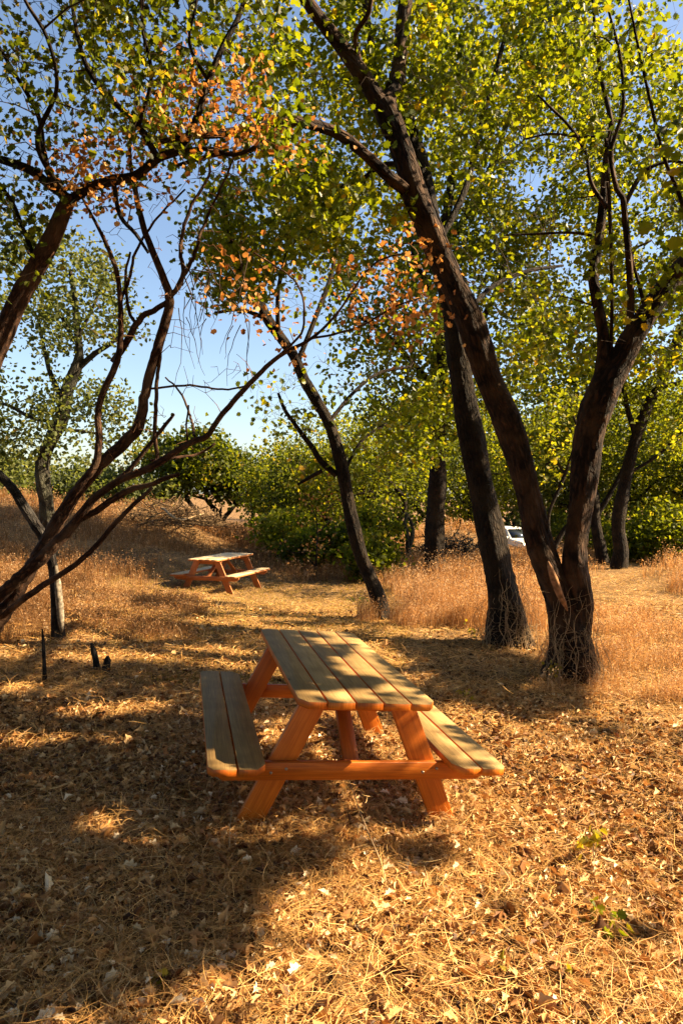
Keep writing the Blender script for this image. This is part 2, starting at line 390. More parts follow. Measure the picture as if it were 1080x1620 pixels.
# ------------------------------------------------------------------ ground
def ground():
    def axis(lo, hi, fine_lo, fine_hi, st, grow=1.22):
        a = list(np.arange(fine_lo, fine_hi+st/2, st)); s = st
        while a[-1] < hi: s *= grow; a.append(a[-1]+s)
        s = st
        while a[0] > lo: s *= grow; a.insert(0, a[0]-s)
        return np.array(a)
    xs = axis(-600, 600, -7, 7, .07); ys = axis(-30, 900, 1.0, 13, .07)
    X, Y = np.meshgrid(xs, ys)
    Z = gz(X, Y)
    amp = np.exp(-np.maximum(0, np.hypot(X, Y-5)-10)/8)
    Z = Z + amp*(.019*np.sin(X*31+np.sin(Y*17)*2)*np.sin(Y*27+np.sin(X*21)*2) + .01*wob(X, Y, 14, 24))
    nx, ny = len(xs), len(ys)
    V = np.stack([X, Y, Z], -1).reshape(-1, 3)
    i = np.arange(ny-1)[:, None]*nx + np.arange(nx-1)[None]
    Q = np.stack([i, i+1, i+nx+1, i+nx], -1).reshape(-1, 4)
    m, n, l = newmat('dry_soil')
    tc = n.new('ShaderNodeTexCoord')
    a = n.new('ShaderNodeTexNoise'); a.inputs['Scale'].default_value = 38; a.inputs['Detail'].default_value = 8; a.inputs['Roughness'].default_value = .7
    b = n.new('ShaderNodeTexNoise'); b.inputs['Scale'].default_value = 1.3; b.inputs['Detail'].default_value = 5
    c = n.new('ShaderNodeTexVoronoi'); c.inputs['Scale'].default_value = 60
    for q in (a, b, c): l.new(tc.outputs['Object'], q.inputs['Vector'])
    s = n.new('ShaderNodeMath'); s.operation = 'MULTIPLY_ADD'; s.inputs[1].default_value = .5; l.new(b.outputs['Fac'], s.inputs[0]); l.new(a.outputs['Fac'], s.inputs[2])
    s2 = n.new('ShaderNodeMath'); s2.operation = 'MULTIPLY_ADD'; s2.inputs[1].default_value = .25; l.new(c.outputs['Distance'], s2.inputs[0]); l.new(s.outputs[0], s2.inputs[2])
    r = ramp(n, [(.5, (.018, .009, .005)), (.78, (.085, .046, .020)), (1.0, (.27, .165, .072))]); l.new(s2.outputs[0], r.inputs[0])
    p = n.new('ShaderNodeBsdfPrincipled'); p.inputs['Roughness'].default_value = .95; p.inputs['Specular IOR Level'].default_value = .1
    l.new(r.outputs[0], p.inputs['Base Color'])
    bm = n.new('ShaderNodeBump'); bm.inputs['Strength'].default_value = .8; bm.inputs['Distance'].default_value = .03
    l.new(s2.outputs[0], bm.inputs['Height']); l.new(bm.outputs[0], p.inputs['Normal'])
    o = n.new('ShaderNodeOutputMaterial'); l.new(p.outputs[0], o.inputs[0])
    g = mk('ground', V, Q, m, smooth=True); g['kind'] = 'structure'
ground()

# ------------------------------------------------------------------ where sun reaches the ground
def inpoly(px, py, poly):
    px = np.asarray(px, float); py = np.asarray(py, float); c = np.zeros(px.shape, bool); j = len(poly)-1
    for i in range(len(poly)):
        xi, yi = poly[i]; xj, yj = poly[j]
        if yi != yj:
            c ^= ((yi > py) != (yj > py)) & (px < (xj-xi)*(py-yi)/(yj-yi)+xi)
        j = i
    return c
SHADE = [  # (outline on the ground, how much of it lies in shade)
    ([(-300, 1180), (60, 1190), (130, 1170), (200, 1200), (330, 1190), (420, 1235), (640, 1230), (690, 1320), (692, 1375), (640, 1412), (600, 1360), (545, 1345), (470, 1380), (395, 1440), (392, 1490), (330, 1540), (190, 1570), (120, 1620), (-300, 1700)], .985),
    ([(-300, 1040), (330, 1050), (330, 1190), (130, 1165), (-300, 1180)], .72),
    ([(600, 1008), (760, 1018), (905, 1060), (925, 1130), (830, 1150), (700, 1110), (660, 1060)], .93),
    ([(200, 930), (420, 925), (620, 970), (600, 1010), (330, 1050), (200, 1020)], .5),
    ([(930, 895), (1100, 890), (1100, 1010), (930, 945)], .5),
    ([(330, 1060), (690, 1060), (700, 1230), (420, 1235), (330, 1190)], .6),
    ([(-300, 790), (330, 800), (330, 860), (-300, 880)], .5),
    ([(880, 1130), (1100, 1120), (1100, 1290), (960, 1300), (830, 1200)], .32),
]
TOP_SHADE = .30
def shade_at(x, y):
    """wanted share of shade at a place on the ground (1 outside the clearing)"""
    px, py = to_px(np.stack([x, y, gz(x, y)], -1))
    p = np.full(px.shape, .045)
    for poly, v in SHADE: p = np.where(inpoly(px, py, poly), v, p)
    p = np.where((y > 1.0) & (y < 21) & (px > -250) & (px < 1500), p, 1.0)
    p = np.where((px > 1080) & (py < 960), .5, p)
    return p
def sun_keep(P, rng=R):
    """which leaves may stay, given where the photographed ground is sunlit"""
    P = np.asarray(P); x, y, z = P[:, 0], P[:, 1], P[:, 2]
    k = z/SDIR[2]
    gx, gy = x-k*SDIR[0], y-k*SDIR[1]
    for _ in range(2):
        k = (z-gz(gx, gy))/SDIR[2]; gx, gy = x-k*SDIR[0], y-k*SDIR[1]
    s = shade_at(gx, gy)
    nz = .5+.5*np.clip(wob(gx*1.0, gy*1.0, 3.2, 10, 8)*1.9, -1, 1)
    keep = (nz < s*1.04-.02) | (rng.uniform(0, 1, len(P)) < .03)
    # dapples on the table top and benches
    kt = (z-.74)/SDIR[2]; tx, ty = x-kt*SDIR[0], y-kt*SDIR[1]
    c, s_ = math.cos(TYAW), math.sin(TYAW)
    lx = (tx-TX)*c+(ty-TY)*s_; ly = -(tx-TX)*s_+(ty-TY)*c
    on = (np.abs(lx) < .42) & (np.abs(ly) < 1.0)
    nt_ = .5+.5*np.clip(wob(lx, ly, 6.5, 2, 8)*1.9, -1, 1)
    keep = np.where(on, nt_ < TOP_SHADE+.10*(ly < -.2), keep)
    kt = (z-.40)/SDIR[2]; tx, ty = x-kt*SDIR[0], y-kt*SDIR[1]
    lx = (tx-TX)*c+(ty-TY)*s_; ly = -(tx-TX)*s_+(ty-TY)*c
    keep = np.where((lx > .45) & (lx < .85) & (np.abs(ly) < 1.0), rng.uniform(0, 1, len(P)) < .02, keep)
    # the left bench lies in shade, the near end frame stands in the sun
    keep = np.where((lx < -.45) & (lx > -.85) & (np.abs(ly) < 1.0), rng.uniform(0, 1, len(P)) < .97, keep)
    for zz in (.15, .36, .6):
        kt = (z-zz)/SDIR[2]; tx, ty = x-kt*SDIR[0], y-kt*SDIR[1]
        lx = (tx-TX)*c+(ty-TY)*s_; ly = -(tx-TX)*s_+(ty-TY)*c
        keep = np.where((np.abs(lx) < .8) & (ly < -.70) & (ly > -1.05) & ((zz > .3) | (lx > 0)), rng.uniform(0, 1, len(P)) < .10, keep)
    return keep

# ------------------------------------------------------------------ trees
def PX(path, Y):
    """[(px, py, r_px[, Y])] -> points and radii in metres"""
    P = []; rr = []
    for q in path:
        y = q[3] if len(q) > 3 else Y
        P.append(at(q[0], q[1], y)); rr.append(q[2]*y/FPX)
    return np.array(P), np.array(rr)

class Tree:
    def __init__(s, name, label, loc, bark, twig, leaf, group=None, cat='tree'):
        s.root = empty(name, tuple(map(float, loc)), label, cat, group); s.o = np.array(loc, float)
        s.bark, s.twig, s.leaf = bark, twig, leaf
        s.N = []; s.NR = []; s.LP = []; s.LR = []; s.LS = []; s.tw = MB()
    def limb(s, P, rr, sides=10, lump=.09, name='limb', attach=True, kink=0, step=None, mat=None):
        mb = MB()
        st = step or max(.06, float(np.mean(rr))*1.1)
        if name == 'trunk' and sides >= 12: sides, st, lump = 30, max(.05, float(np.mean(rr))*.45), lump*1.15
        Pc, rc = tube(mb, P, rr, sides, lump, step=st, kink=kink)
        mb.build(name, mat or s.bark, s.root, True, s.o)
        if attach: s.N += list(Pc[len(Pc)//5:]); s.NR += list(rc[len(Pc)//5:])
        return Pc
    def clumps(s, C, leaves=30, spread=.22, size=(.06, .10), toneset=None, cull=True, droop=.15, tsides=3, maxlen=None, gaps=None, twigr=1.0, droptwig=0.0):
        """grow a twig from the nearest wood to each clump centre, and leaves round its end"""
        C = np.asarray(C, float)
        if gaps is not None:
            px, py = to_px(C); bad = np.zeros(len(C), bool)
            for g in gaps: bad |= inpoly(px, py, g)
            C = C[~bad]
        if not len(C): return
        N = np.array(s.N); NR = np.array(s.NR)
        d0 = np.array([np.min(((N-c)**2).sum(1)) for c in C]); C = C[np.argsort(d0)]
        for c in C:
            d = np.linalg.norm(N-c, axis=1) + .5*np.maximum(0, N[:, 2]-c[2])
            i = int(np.argmin(d)); a = N[i]; L = np.linalg.norm(c-a)
            if maxlen and L > maxlen: continue
            k = max(3, min(9, int(L/.16)+2)); t = np.linspace(0, 1, k)[:, None]
            bow = R.normal(0, .10, 3)*L; bow[2] += .12*L
            Q = a+(c-a)*t+bow*np.sin(t*np.pi)+R.normal(0, .022*min(L, 1.2), (k, 3))*np.sin(t*np.pi)
            r0 = min(NR[i]*.65, (.003+.0075*L)*twigr)
            rr = r0*(1-.72*t[:, 0])+.0015
            tube(s.tw, Q, rr, tsides if r0 < .02 else 6, cap=False)
            N = np.vstack([N, Q[1:]]); NR = np.concatenate([NR, rr[1:]])
            n = R.poisson(leaves)
            if n:
                tt = R.beta(2.2, 1.1, n); j = np.minimum((tt*(k-1)).astype(int), k-2); f = (tt*(k-1)-j)[:, None]
                base = Q[j]*(1-f)+Q[j+1]*f if L < 1.0 else c+(c-a)/L*R.uniform(-.6, 0, n)[:, None]
                off = R.normal(0, spread, (n, 3)); off[:, 2] *= .7; off[:, 2] -= droop*spread
                tone = R.normal(.5, .16)
                s.LP.append(base+off); s.LR.append(np.clip(tone+R.normal(0, .17, n), 0, 1)); s.LS.append(R.uniform(*size, n))
        s.N = list(N); s.NR = list(NR)
    def finish(s, outline=OAK, cull=True, spread=1.1, up=(0, 0, .6), name='crown', leafmat=None, wide=1.15):
        if s.LP:
            P = np.concatenate(s.LP); r = np.concatenate(s.LR); z = np.concatenate(s.LS)
            if cull:
                k = sun_keep(P); P, r, z = P[k], r[k], z[k]
            g = P[:, 2] > gz(P[:, 0], P[:, 1])+.03
            P, r, z = P[g], r[g], z[g]
            if len(P):
                V, F, q = leaf_mesh(P-s.o, z, frames(len(P), up, spread), outline, rnd=r, wide=wide)
                mk(name, V, F, leafmat or s.leaf, s.root, attrs={'rnd': q})
        s.tw.build('twigs', s.twig, s.root, False, s.o)

def blob(px, py, Y, rx, ry, rz, n, jitter=1.0):
    """clump centres in an uneven ellipsoid (metres) round a place"""
    c = at(px, py, Y); v = R.normal(0, 1, (n, 3)); v /= np.linalg.norm(v, axis=1)[:, None]
    return c+v*(R.uniform(0, 1, (n, 1))**.45)*np.array([rx, ry, rz])
def fan(poly, Y0, Y1, n):
    """clump centres filling the part of the crown seen through an outline, between two distances"""
    poly = np.array(poly, float); lo, hi = poly.min(0), poly.max(0); out = []
    while len(out) < n:
        q = R.uniform(lo, hi, (n, 2)); q = q[inpoly(q[:, 0], q[:, 1], poly)]
        for a in q: out.append(at(a[0], a[1], (R.uniform(Y0**2, Y1**2))**.5))
    return np.array(out[:n])

GAPS = [
    [(205, 560), (235, 520), (300, 520), (345, 545), (400, 520), (440, 530), (400, 600), (395, 680), (430, 720), (370, 750), (280, 700), (205, 650)],
    [(0, 560), (40, 470), (60, 520), (40, 640), (0, 640)],
    [(545, 370), (560, 345), (590, 340), (615, 360), (595, 390), (560, 400)],
    [(505, 550), (560, 550), (530, 590)],
    [(815, 260), (850, 255), (868, 290), (845, 330), (825, 320)],
    [(270, 0), (300, 0), (290, 60), (262, 40)], [(330, 70), (385, 40), (392, 110), (350, 120)], [(225, 0), (250, 0), (245, 25)],
    [(375, 335), (420, 320), (430, 350), (395, 370)],
    [(880, 330), (912, 350), (905, 430), (885, 420)], [(868, 40), (890, 30), (895, 55)],
]
def gnd(px, py, Y, dz=0):
    p = at(px, py, Y); return np.array([p[0], p[1], float(gz(p[0], p[1]))+dz])

def bare(t, polys, n, Y0, Y1, rs=.9, maxlen=1.4):
    for poly in polys:
        t.clumps(fan(poly, Y0, Y1, n), 0, .1, maxlen=maxlen, twigr=rs)
# --- the big forked tree right of the table (two leaning stems from one base)
YT = 7.5
b = gnd(903, 1050, YT)
t = Tree('forked_oak', 'tallest forked oak right of the near table, broken pale scar at its fork', b, M['bark'], M['twig'], M['leaf'])
P, rr = PX([(900, 1075, 46), (902, 1040, 36), (897, 1000, 30), (884, 950, 25), (866, 900, 22), (849, 850, 20.5), (837, 790, 20), (822, 725, 19.5), (800, 660, 20.5), (772, 600, 20), (753, 540, 20), (735, 490, 20), (700, 415, 20.5), (676, 355, 20), (658, 310, 21), (637, 240, 18.5), (606, 165, 18)], YT)
t.limb(P, rr, 16, .10, 'trunk')
P, rr = PX([(606, 170, 15), (580, 130, 12.5), (556, 95, 12), (530, 60, 11), (495, 15, 10, 7.2), (455, -50, 8, 7.0), (420, -120, 6, 6.8)], YT); t.limb(P, rr, 10)
P, rr = PX([(612, 160, 11), (628, 120, 11.5, 7.7), (636, 60, 11, 7.9), (642, 0, 10, 8.0), (655, -90, 8, 8.2), (670, -200, 5, 8.4)], YT); t.limb(P, rr, 10)
P, rr = PX([(572, 118, 5), (567, 90, 4.5), (562, 55, 4, 7.3), (583, 20, 4, 7.1), (590, -30, 3, 7.0)], YT); t.limb(P, rr, 8, mat=M['bark_red'])
P, rr = PX([(905, 1040, 22), (915, 960, 23), (907, 900, 20), (910, 850, 18.5), (918, 800, 18), (926, 740, 20), (932, 690, 22), (944, 645, 25), (960, 605, 22), (978, 575, 18), (1000, 532, 17), (1024, 495, 17), (1052, 455, 16.5), (1085, 415, 15.5), (1140, 350, 14, 7.8), (1200, 270, 12, 8.2), (1260, 160, 9, 8.8), (1300, 60, 6, 9.3)], YT); t.limb(P, rr, 14, .10, 'trunk')
for path in ([(940, 650, 15), (948, 600, 13.5), (953, 560, 12), (952, 520, 12), (942, 470, 11), (938, 430, 10), (948, 370, 9, 7.6), (955, 300, 8, 7.6), (960, 240, 7.5, 7.7), (966, 195, 5, 7.7), (950, 120, 4, 7.8), (940, 40, 3, 7.8), (935, -40, 2, 7.8)],
             [(990, 560, 9), (995, 515, 7.5), (997, 470, 7), (993, 400, 6.5, 7.4), (988, 350, 6.5, 7.4), (984, 312, 6, 7.3), (975, 300, 5, 7.3), (966, 240, 4, 7.3), (985, 170, 3.5, 7.2), (980, 90, 3, 7.2), (960, 10, 2, 7.1)],
             [(987, 325, 4.5), (1005, 290, 4.5), (1022, 268, 4), (1060, 255, 3), (1100, 262, 2)],
             [(968, 640, 3.2), (966, 560, 3.6), (967, 480, 3.6, 7.3), (966, 400, 3.8, 7.3), (962, 300, 4, 7.3), (958, 220, 3.4, 7.3)],
             [(960, 330, 4.5), (935, 290, 3.8), (925, 240, 3.4), (900, 200, 3), (870, 170, 2.4), (850, 150, 1.8)],
             [(958, 215, 3), (915, 216, 2.8), (870, 212, 2.4), (830, 220, 1.6)],
             [(935, 372, 3.2), (900, 368, 2.8), (850, 370, 2.2), (800, 372, 1.6)],
             [(1022, 500, 4), (1010, 450, 3.4), (1000, 400, 2.6), (1030, 380, 2)],
             [(1085, 415, 5), (1080, 330, 4, 7.2), (1050, 250, 3.4, 7.0), (1030, 170, 3, 6.8), (1010, 80, 2.6, 6.6), (990, -20, 2, 6.5)]):
    P, rr = PX(path, YT); t.limb(P, rr*.82, 8, .07)
# long limb that arches to the left across the picture
P, rr = PX([(640, 300, 10, 7.4), (615, 280, 10, 7.3), (590, 256, 9.5, 7.2), (545, 218, 9, 7.0), (510, 202, 8.5, 6.9), (470, 192, 8, 6.7), (430, 190, 7.5, 6.6), (390, 205, 7, 6.5), (345, 212, 6, 6.4), (300, 215, 5, 6.3), (250, 225, 3.5, 6.2)], YT); t.limb(P, rr, 10, .1)
P, rr = PX([(470, 192, 5, 6.7), (430, 215, 4.5, 6.6), (390, 240, 4, 6.5), (340, 245, 3.4, 6.4), (280, 262, 2.6, 6.3)], YT); t.limb(P, rr, 8)
C = np.vstack([
    fan([(420, -150), (700, -150), (760, 40), (720, 230), (640, 260), (520, 190), (420, 160)], 7.3, 9.8, 135),
    fan([(430, 210), (640, 330), (600, 470), (470, 440), (420, 330)], 6.6, 8.8, 60),
    fan([(640, -150), (900, -150), (900, 260), (800, 420), (700, 330), (650, 180)], 7.6, 10.2, 165),
    fan([(820, -150), (1090, -150), (1090, 420), (980, 520), (820, 400)], 7.7, 10.2, 185),
    fan([(780, 380), (960, 420), (940, 600), (820, 560)], 7.5, 9.2, 45),
    fan([(1010, 380), (1090, 330), (1090, 620), (1010, 600)], 7.6, 9.0, 30),
    fan([(120, -100), (460, -100), (470, 260), (240, 260), (140, 180)], 6.1, 7.6, 110),
])
t.clumps(np.vstack([C, fan([(900, 0), (1080, 0), (1080, 520), (900, 480)], 6.7, 7.5, 46)]), 24, .13, (.055, .10), gaps=GAPS, maxlen=2.6, twigr=1.3)
bare(t, [[(440, 0), (760, 0), (760, 250), (440, 200)], [(820, 120), (1090, 120), (1090, 560), (820, 520)]], 110, 6.8, 8.4)
# the part of the crown right of the frame whose shadow lies over the ground left of and behind the table
S = []
rg = np.random.default_rng(5)
while len(S) < 820:
    x = rg.uniform(-4.5, 4.2); y = rg.uniform(2.0, 13)
    if rg.uniform() < float(shade_at(np.array([x]), np.array([y]))[0])**1.5 and shade_at(np.array([x]), np.array([y]))[0] < .99:
        h = rg.uniform(3.4, 8.0); k = (h-float(gz(x, y)))/SDIR[2]
        p = np.array([x, y, float(gz(x, y))])+SDIR*k
        u, v = to_px(p)
        if p[1] < 14 and (u > 1090 or v < 60): S.append(p)
t.clumps(np.array(S), 42, .24, (.075, .12), maxlen=4.5)
# added limb and leaf clumps over and behind the camera, unseen, blocking sky light
t.limb([at(1260, 160, 8.8), (6.6, 6.0, 7.4), (5.6, 3.0, 7.9), (4.2, -.5, 7.6), (2.5, -4, 7.2)], [.075, .07, .06, .05, .03], 9)
def sky_block_clumps(x0, x1, n, seed, ymax=11.5):  # unseen foliage above, behind and beside the camera, added to cut sky fill
    g = np.random.default_rng(seed); y = g.uniform(-8, ymax, n); x = g.uniform(x0, x1, n)
    z = np.maximum(5.0, 2.7+.84*np.maximum(y, 0)) + g.uniform(.2, 2.6, n)
    m = n//2; x2 = g.uniform(min(x0, x1), max(x0, x1), m)*1.25; y2 = g.uniform(-9, 6, m)
    z2 = g.uniform(1.6, 5.2, m); far = (y2 < -4.5) | (np.abs(x2) > 6.5)
    C = np.r_[np.c_[x, y, z], np.c_[x2, y2, z2][far]]
    k = np.ones(len(C), bool)
    for d in ((0, 0, 0), (.3, 0, 0), (0, .35, 0), (0, -.35, 0), (0, 0, .3), (0, 0, -.3)): k &= sun_keep(C+np.array(d), np.random.default_rng(seed+1))
    return C[k]
t.clumps(sky_block_clumps(0, 11, 1150, 31, 3.5), 50, .36, (.19, .32))
t.finish()
# scar of bare wood at the fork
mb = MB(); P, rr = PX([(866, 888, 1.5, 7.26), (870, 900, 4.5, 7.23), (876, 916, 6, 7.22), (884, 938, 5.5, 7.20), (891, 953, 4, 7.2), (897, 966, 1.0, 7.24)], 7.2)
tube(mb, P, rr, 8, .12, step=.03); mb.build('broken_limb_scar', M['heartwood'], t.root, True, t.o)
FORK = t

# --- the dark straight-leaning tree just left of it
YT = 9.1
b = gnd(803, 1000, YT)
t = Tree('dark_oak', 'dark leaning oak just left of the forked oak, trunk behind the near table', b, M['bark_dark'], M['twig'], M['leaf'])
P, rr = PX([(806, 1025, 42), (802, 995, 33), (796, 950, 26), (786, 900, 23), (777, 850, 21), (768, 800, 19.5), (757, 750, 19), (747, 700, 19), (737, 650, 18.5), (729, 600, 18), (722, 550, 17.5), (716, 500, 16.5), (703, 440, 16), (688, 380, 15.5), (676, 320, 15), (662, 260, 14), (642, 190, 13), (628, 120, 12)], YT); t.limb(P, rr, 16, .09, 'trunk')
for path in ([(630, 130, 10), (634, 50, 9), (642, -30, 8), (660, -140, 6), (700, -260, 4)],
             [(640, 190, 8), (600, 140, 7, 9.3), (585, 60, 6, 9.6), (570, -40, 5, 9.9), (560, -150, 3, 10)],
             [(690, 390, 6), (735, 300, 5, 9.4), (760, 200, 4, 9.8), (790, 90, 3.5, 10), (820, -30, 3, 10.4)],
             [(720, 520, 4), (770, 460, 3.5, 9.6), (830, 430, 3, 10), (890, 420, 2, 10.4)],
             [(664, 270, 5), (610, 260, 4, 9.5), (560, 290, 3.4, 9.8), (500, 300, 2.6, 10.2)]):
    P, rr = PX(path, YT); t.limb(P, rr, 8, .07)
C = np.vstack([
    fan([(380, -150), (660, -150), (640, 280), (600, 330), (480, 340), (400, 200)], 9.3, 13, 170),
    fan([(640, -150), (960, -150), (960, 200), (820, 470), (730, 480), (690, 300)], 9.6, 13.5, 300),
    fan([(700, 430), (860, 420), (900, 560), (820, 620), (730, 600)], 9.4, 12.5, 110),
])
t.clumps(C, 28, .19, (.065, .11), gaps=GAPS, maxlen=2.8); t.finish()

# --- slim tree leaning left behind the near table
YT = 11.2
b = gnd(600, 958, YT)
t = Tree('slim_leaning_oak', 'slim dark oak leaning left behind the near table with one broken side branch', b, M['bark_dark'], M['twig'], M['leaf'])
P, rr = PX([(604, 985, 17), (599, 950, 12.5), (588, 920, 11), (571, 880, 10.5), (558, 830, 10), (549, 785, 10), (543, 752, 10), (533, 710, 9.5), (519, 667, 9.5), (497, 627, 9), (481, 600, 8.5), (467, 567, 8.5), (452, 545, 8), (423, 504, 7.5), (405, 465, 7), (384, 430, 6, 10.9), (372, 400, 5, 10.7), (358, 350, 4, 10.5), (350, 290, 3, 10.3)], YT); t.limb(P, rr, 12, .09, 'trunk')
for path in ([(533, 752, 5), (508, 730, 4.6), (494, 708, 4.2), (480, 690, 4), (464, 668, 3.4), (450, 648, 3), (440, 622, 2)],
             [(510, 744, 3.2), (496, 752, 3), (478, 762, 2.4), (469, 768, 1.6)],
             [(470, 575, 4.4), (500, 500, 3.8, 11.4), (525, 430, 3.2, 11.8), (540, 350, 2.6, 12)],
             [(440, 530, 4), (440, 460, 3.4, 10.8), (455, 390, 3, 10.5), (450, 320, 2.4, 10.3)],
             [(520, 668, 3.6), (560, 620, 3, 11.6), (600, 590, 2.5, 12), (650, 580, 2, 12.3)],
             [(424, 505, 4), (380, 490, 3.2, 11.4), (340, 495, 2.4, 11.6)],
             [(542, 752, 3), (570, 700, 2.6, 11.5), (610, 670, 2.2, 11.8)]):
    P, rr = PX(path, YT); t.limb(P, rr, 8, .07)
C = np.vstack([
    fan([(330, 300), (520, 260), (560, 380), (520, 520), (430, 500), (330, 470), (300, 380)], 9.6, 12.8, 250),
    fan([(500, 380), (690, 420), (690, 620), (600, 640), (520, 620), (480, 520)], 10.6, 13.4, 210),
    fan([(385, 610), (470, 580), (520, 640), (500, 690), (430, 690), (385, 670)], 10.3, 12.4, 150), fan([(440, 640), (530, 640), (560, 760), (480, 760), (430, 720)], 11.4, 13.4, 80),
    fan([(520, 600), (700, 600), (690, 720), (600, 760), (560, 720)], 11.0, 13.4, 90),
])
t.clumps(C, 32, .20, (.07, .115), gaps=GAPS, maxlen=2.6); t.finish()

# --- upright trunk in the grass further back
YT = 17.8
b = gnd(686, 895, YT)
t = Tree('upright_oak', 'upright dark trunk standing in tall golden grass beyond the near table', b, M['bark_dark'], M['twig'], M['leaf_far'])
P, rr = PX([(687, 905, 19), (686, 880, 15.5), (688, 830, 14.5), (691, 760, 14), (692, 700, 13), (694, 640, 12.5), (692, 580, 12.5), (700, 520, 11), (705, 450, 10), (700, 380, 8), (712, 300, 6), (716, 220, 4)], YT); t.limb(P, rr, 12, .08, 'trunk')
P, rr = PX([(700, 400, 6), (760, 300, 5), (800, 200, 4), (830, 100, 3)], YT); t.limb(P, rr, 7)
for path in ([(694, 600, 6), (740, 540, 5), (780, 470, 4), (800, 400, 3)], [(694, 620, 5), (640, 560, 4), (600, 520, 3), (560, 500, 2)], [(700, 500, 5), (660, 420, 4), (640, 340, 3)]):
    P, rr = PX(path, YT); t.limb(P, rr, 7)
C = np.vstack([fan([(520, 330), (700, 280), (860, 330), (880, 600), (760, 650), (640, 680), (540, 620)], 15.8, 20, 300), fan([(640, 600), (740, 610), (730, 700), (660, 720)], 16.6, 18.4, 22), fan([(600, 80), (940, 60), (960, 420), (820, 480), (660, 400)], 15.5, 20.5, 230)])
t.clumps(C, 42, .30, (.10, .16), gaps=GAPS, maxlen=3.5); t.finish(cull=False, outline=OVAL)

# --- thin tree at the left edge of the clearing
YT = 7.65
b = gnd(98, 1042, YT)
t = Tree('thin_oak', 'thin dark oak with pale patch on its trunk at left, behind crossing stems', b, M['char'], M['twig'], M['leaf_dark'])
P, rr = PX([(102, 1062, 15), (97, 1035, 12), (92, 1000, 9.5), (90, 960, 8.5), (86, 910, 8), (80, 875, 8), (70, 850, 8.5), (56, 828, 8), (38, 800, 8), (22, 775, 7.5), (0, 752, 7.5), (-40, 715, 7), (-90, 650, 6), (-130, 560, 5)], YT); t.limb(P, rr, 12, .09, 'trunk')
mb = MB(); P, rr = PX([(88.5, 895, 3.5, 7.615), (92, 930, 5.5, 7.60), (96, 975, 5, 7.60), (98, 1000, 2, 7.61)], 7.6); tube(mb, P, rr, 8, .15, step=.03)
mb.build('bare_wood_patch', plain('ashen_wood', (.20, .17, .13), .9, .2, var=.7, scale=30), t.root, True, t.o)
t.clumps(fan([(-200, 400), (10, 640), (10, 740), (-60, 740), (-200, 700)], 6.8, 8.4, 60), 22, .18, (.05, .08)); t.finish()

# --- grey oak beyond it
YT = 15.0
b = gnd(76, 850, YT)
t = Tree('grey_oak', 'grey crooked oak with small leaves beyond the left stems, against the sky', b, M['bark_grey'], M['twig'], M['leaf_grey'])
P, rr = PX([(80, 880, 15), (76, 840, 11.5), (74, 800, 11), (69, 765, 11), (67, 735, 11), (76, 705, 11), (92, 675, 11), (100, 655, 10.5), (106, 620, 10), (120, 585, 8), (126, 560, 6), (122, 520, 5), (118, 470, 4), (112, 430, 3)], YT); t.limb(P, rr, 12, .1, 'trunk')
for path in ([(100, 655, 6), (95, 625, 5), (80, 590, 4), (70, 550, 3), (60, 500, 2)], [(100, 680, 3), (130, 682, 2.6), (155, 686, 2)], [(122, 585, 5), (150, 560, 4), (180, 540, 3), (205, 510, 2)],
             [(96, 670, 3.4), (50, 660, 3), (10, 640, 2.5), (-40, 630, 2)], [(118, 540, 3.4), (90, 490, 2.6), (50, 450, 2)], [(120, 540, 3), (150, 480, 2.4), (170, 420, 2)]):
    P, rr = PX(path, YT); t.limb(P, rr, 7)
C = np.vstack([fan([(-60, 380), (80, 360), (200, 400), (215, 520), (170, 560), (60, 560), (-60, 540)], 13, 17, 200),
               fan([(-60, 560), (80, 580), (150, 600), (150, 700), (60, 720), (-60, 760)], 13, 17, 150),
               fan([(150, 600), (270, 640), (270, 690), (160, 720)], 14, 16.5, 40)])
t.clumps(C, 26, .24, (.075, .12), gaps=GAPS, maxlen=3); t.finish(cull=False, outline=OVAL)

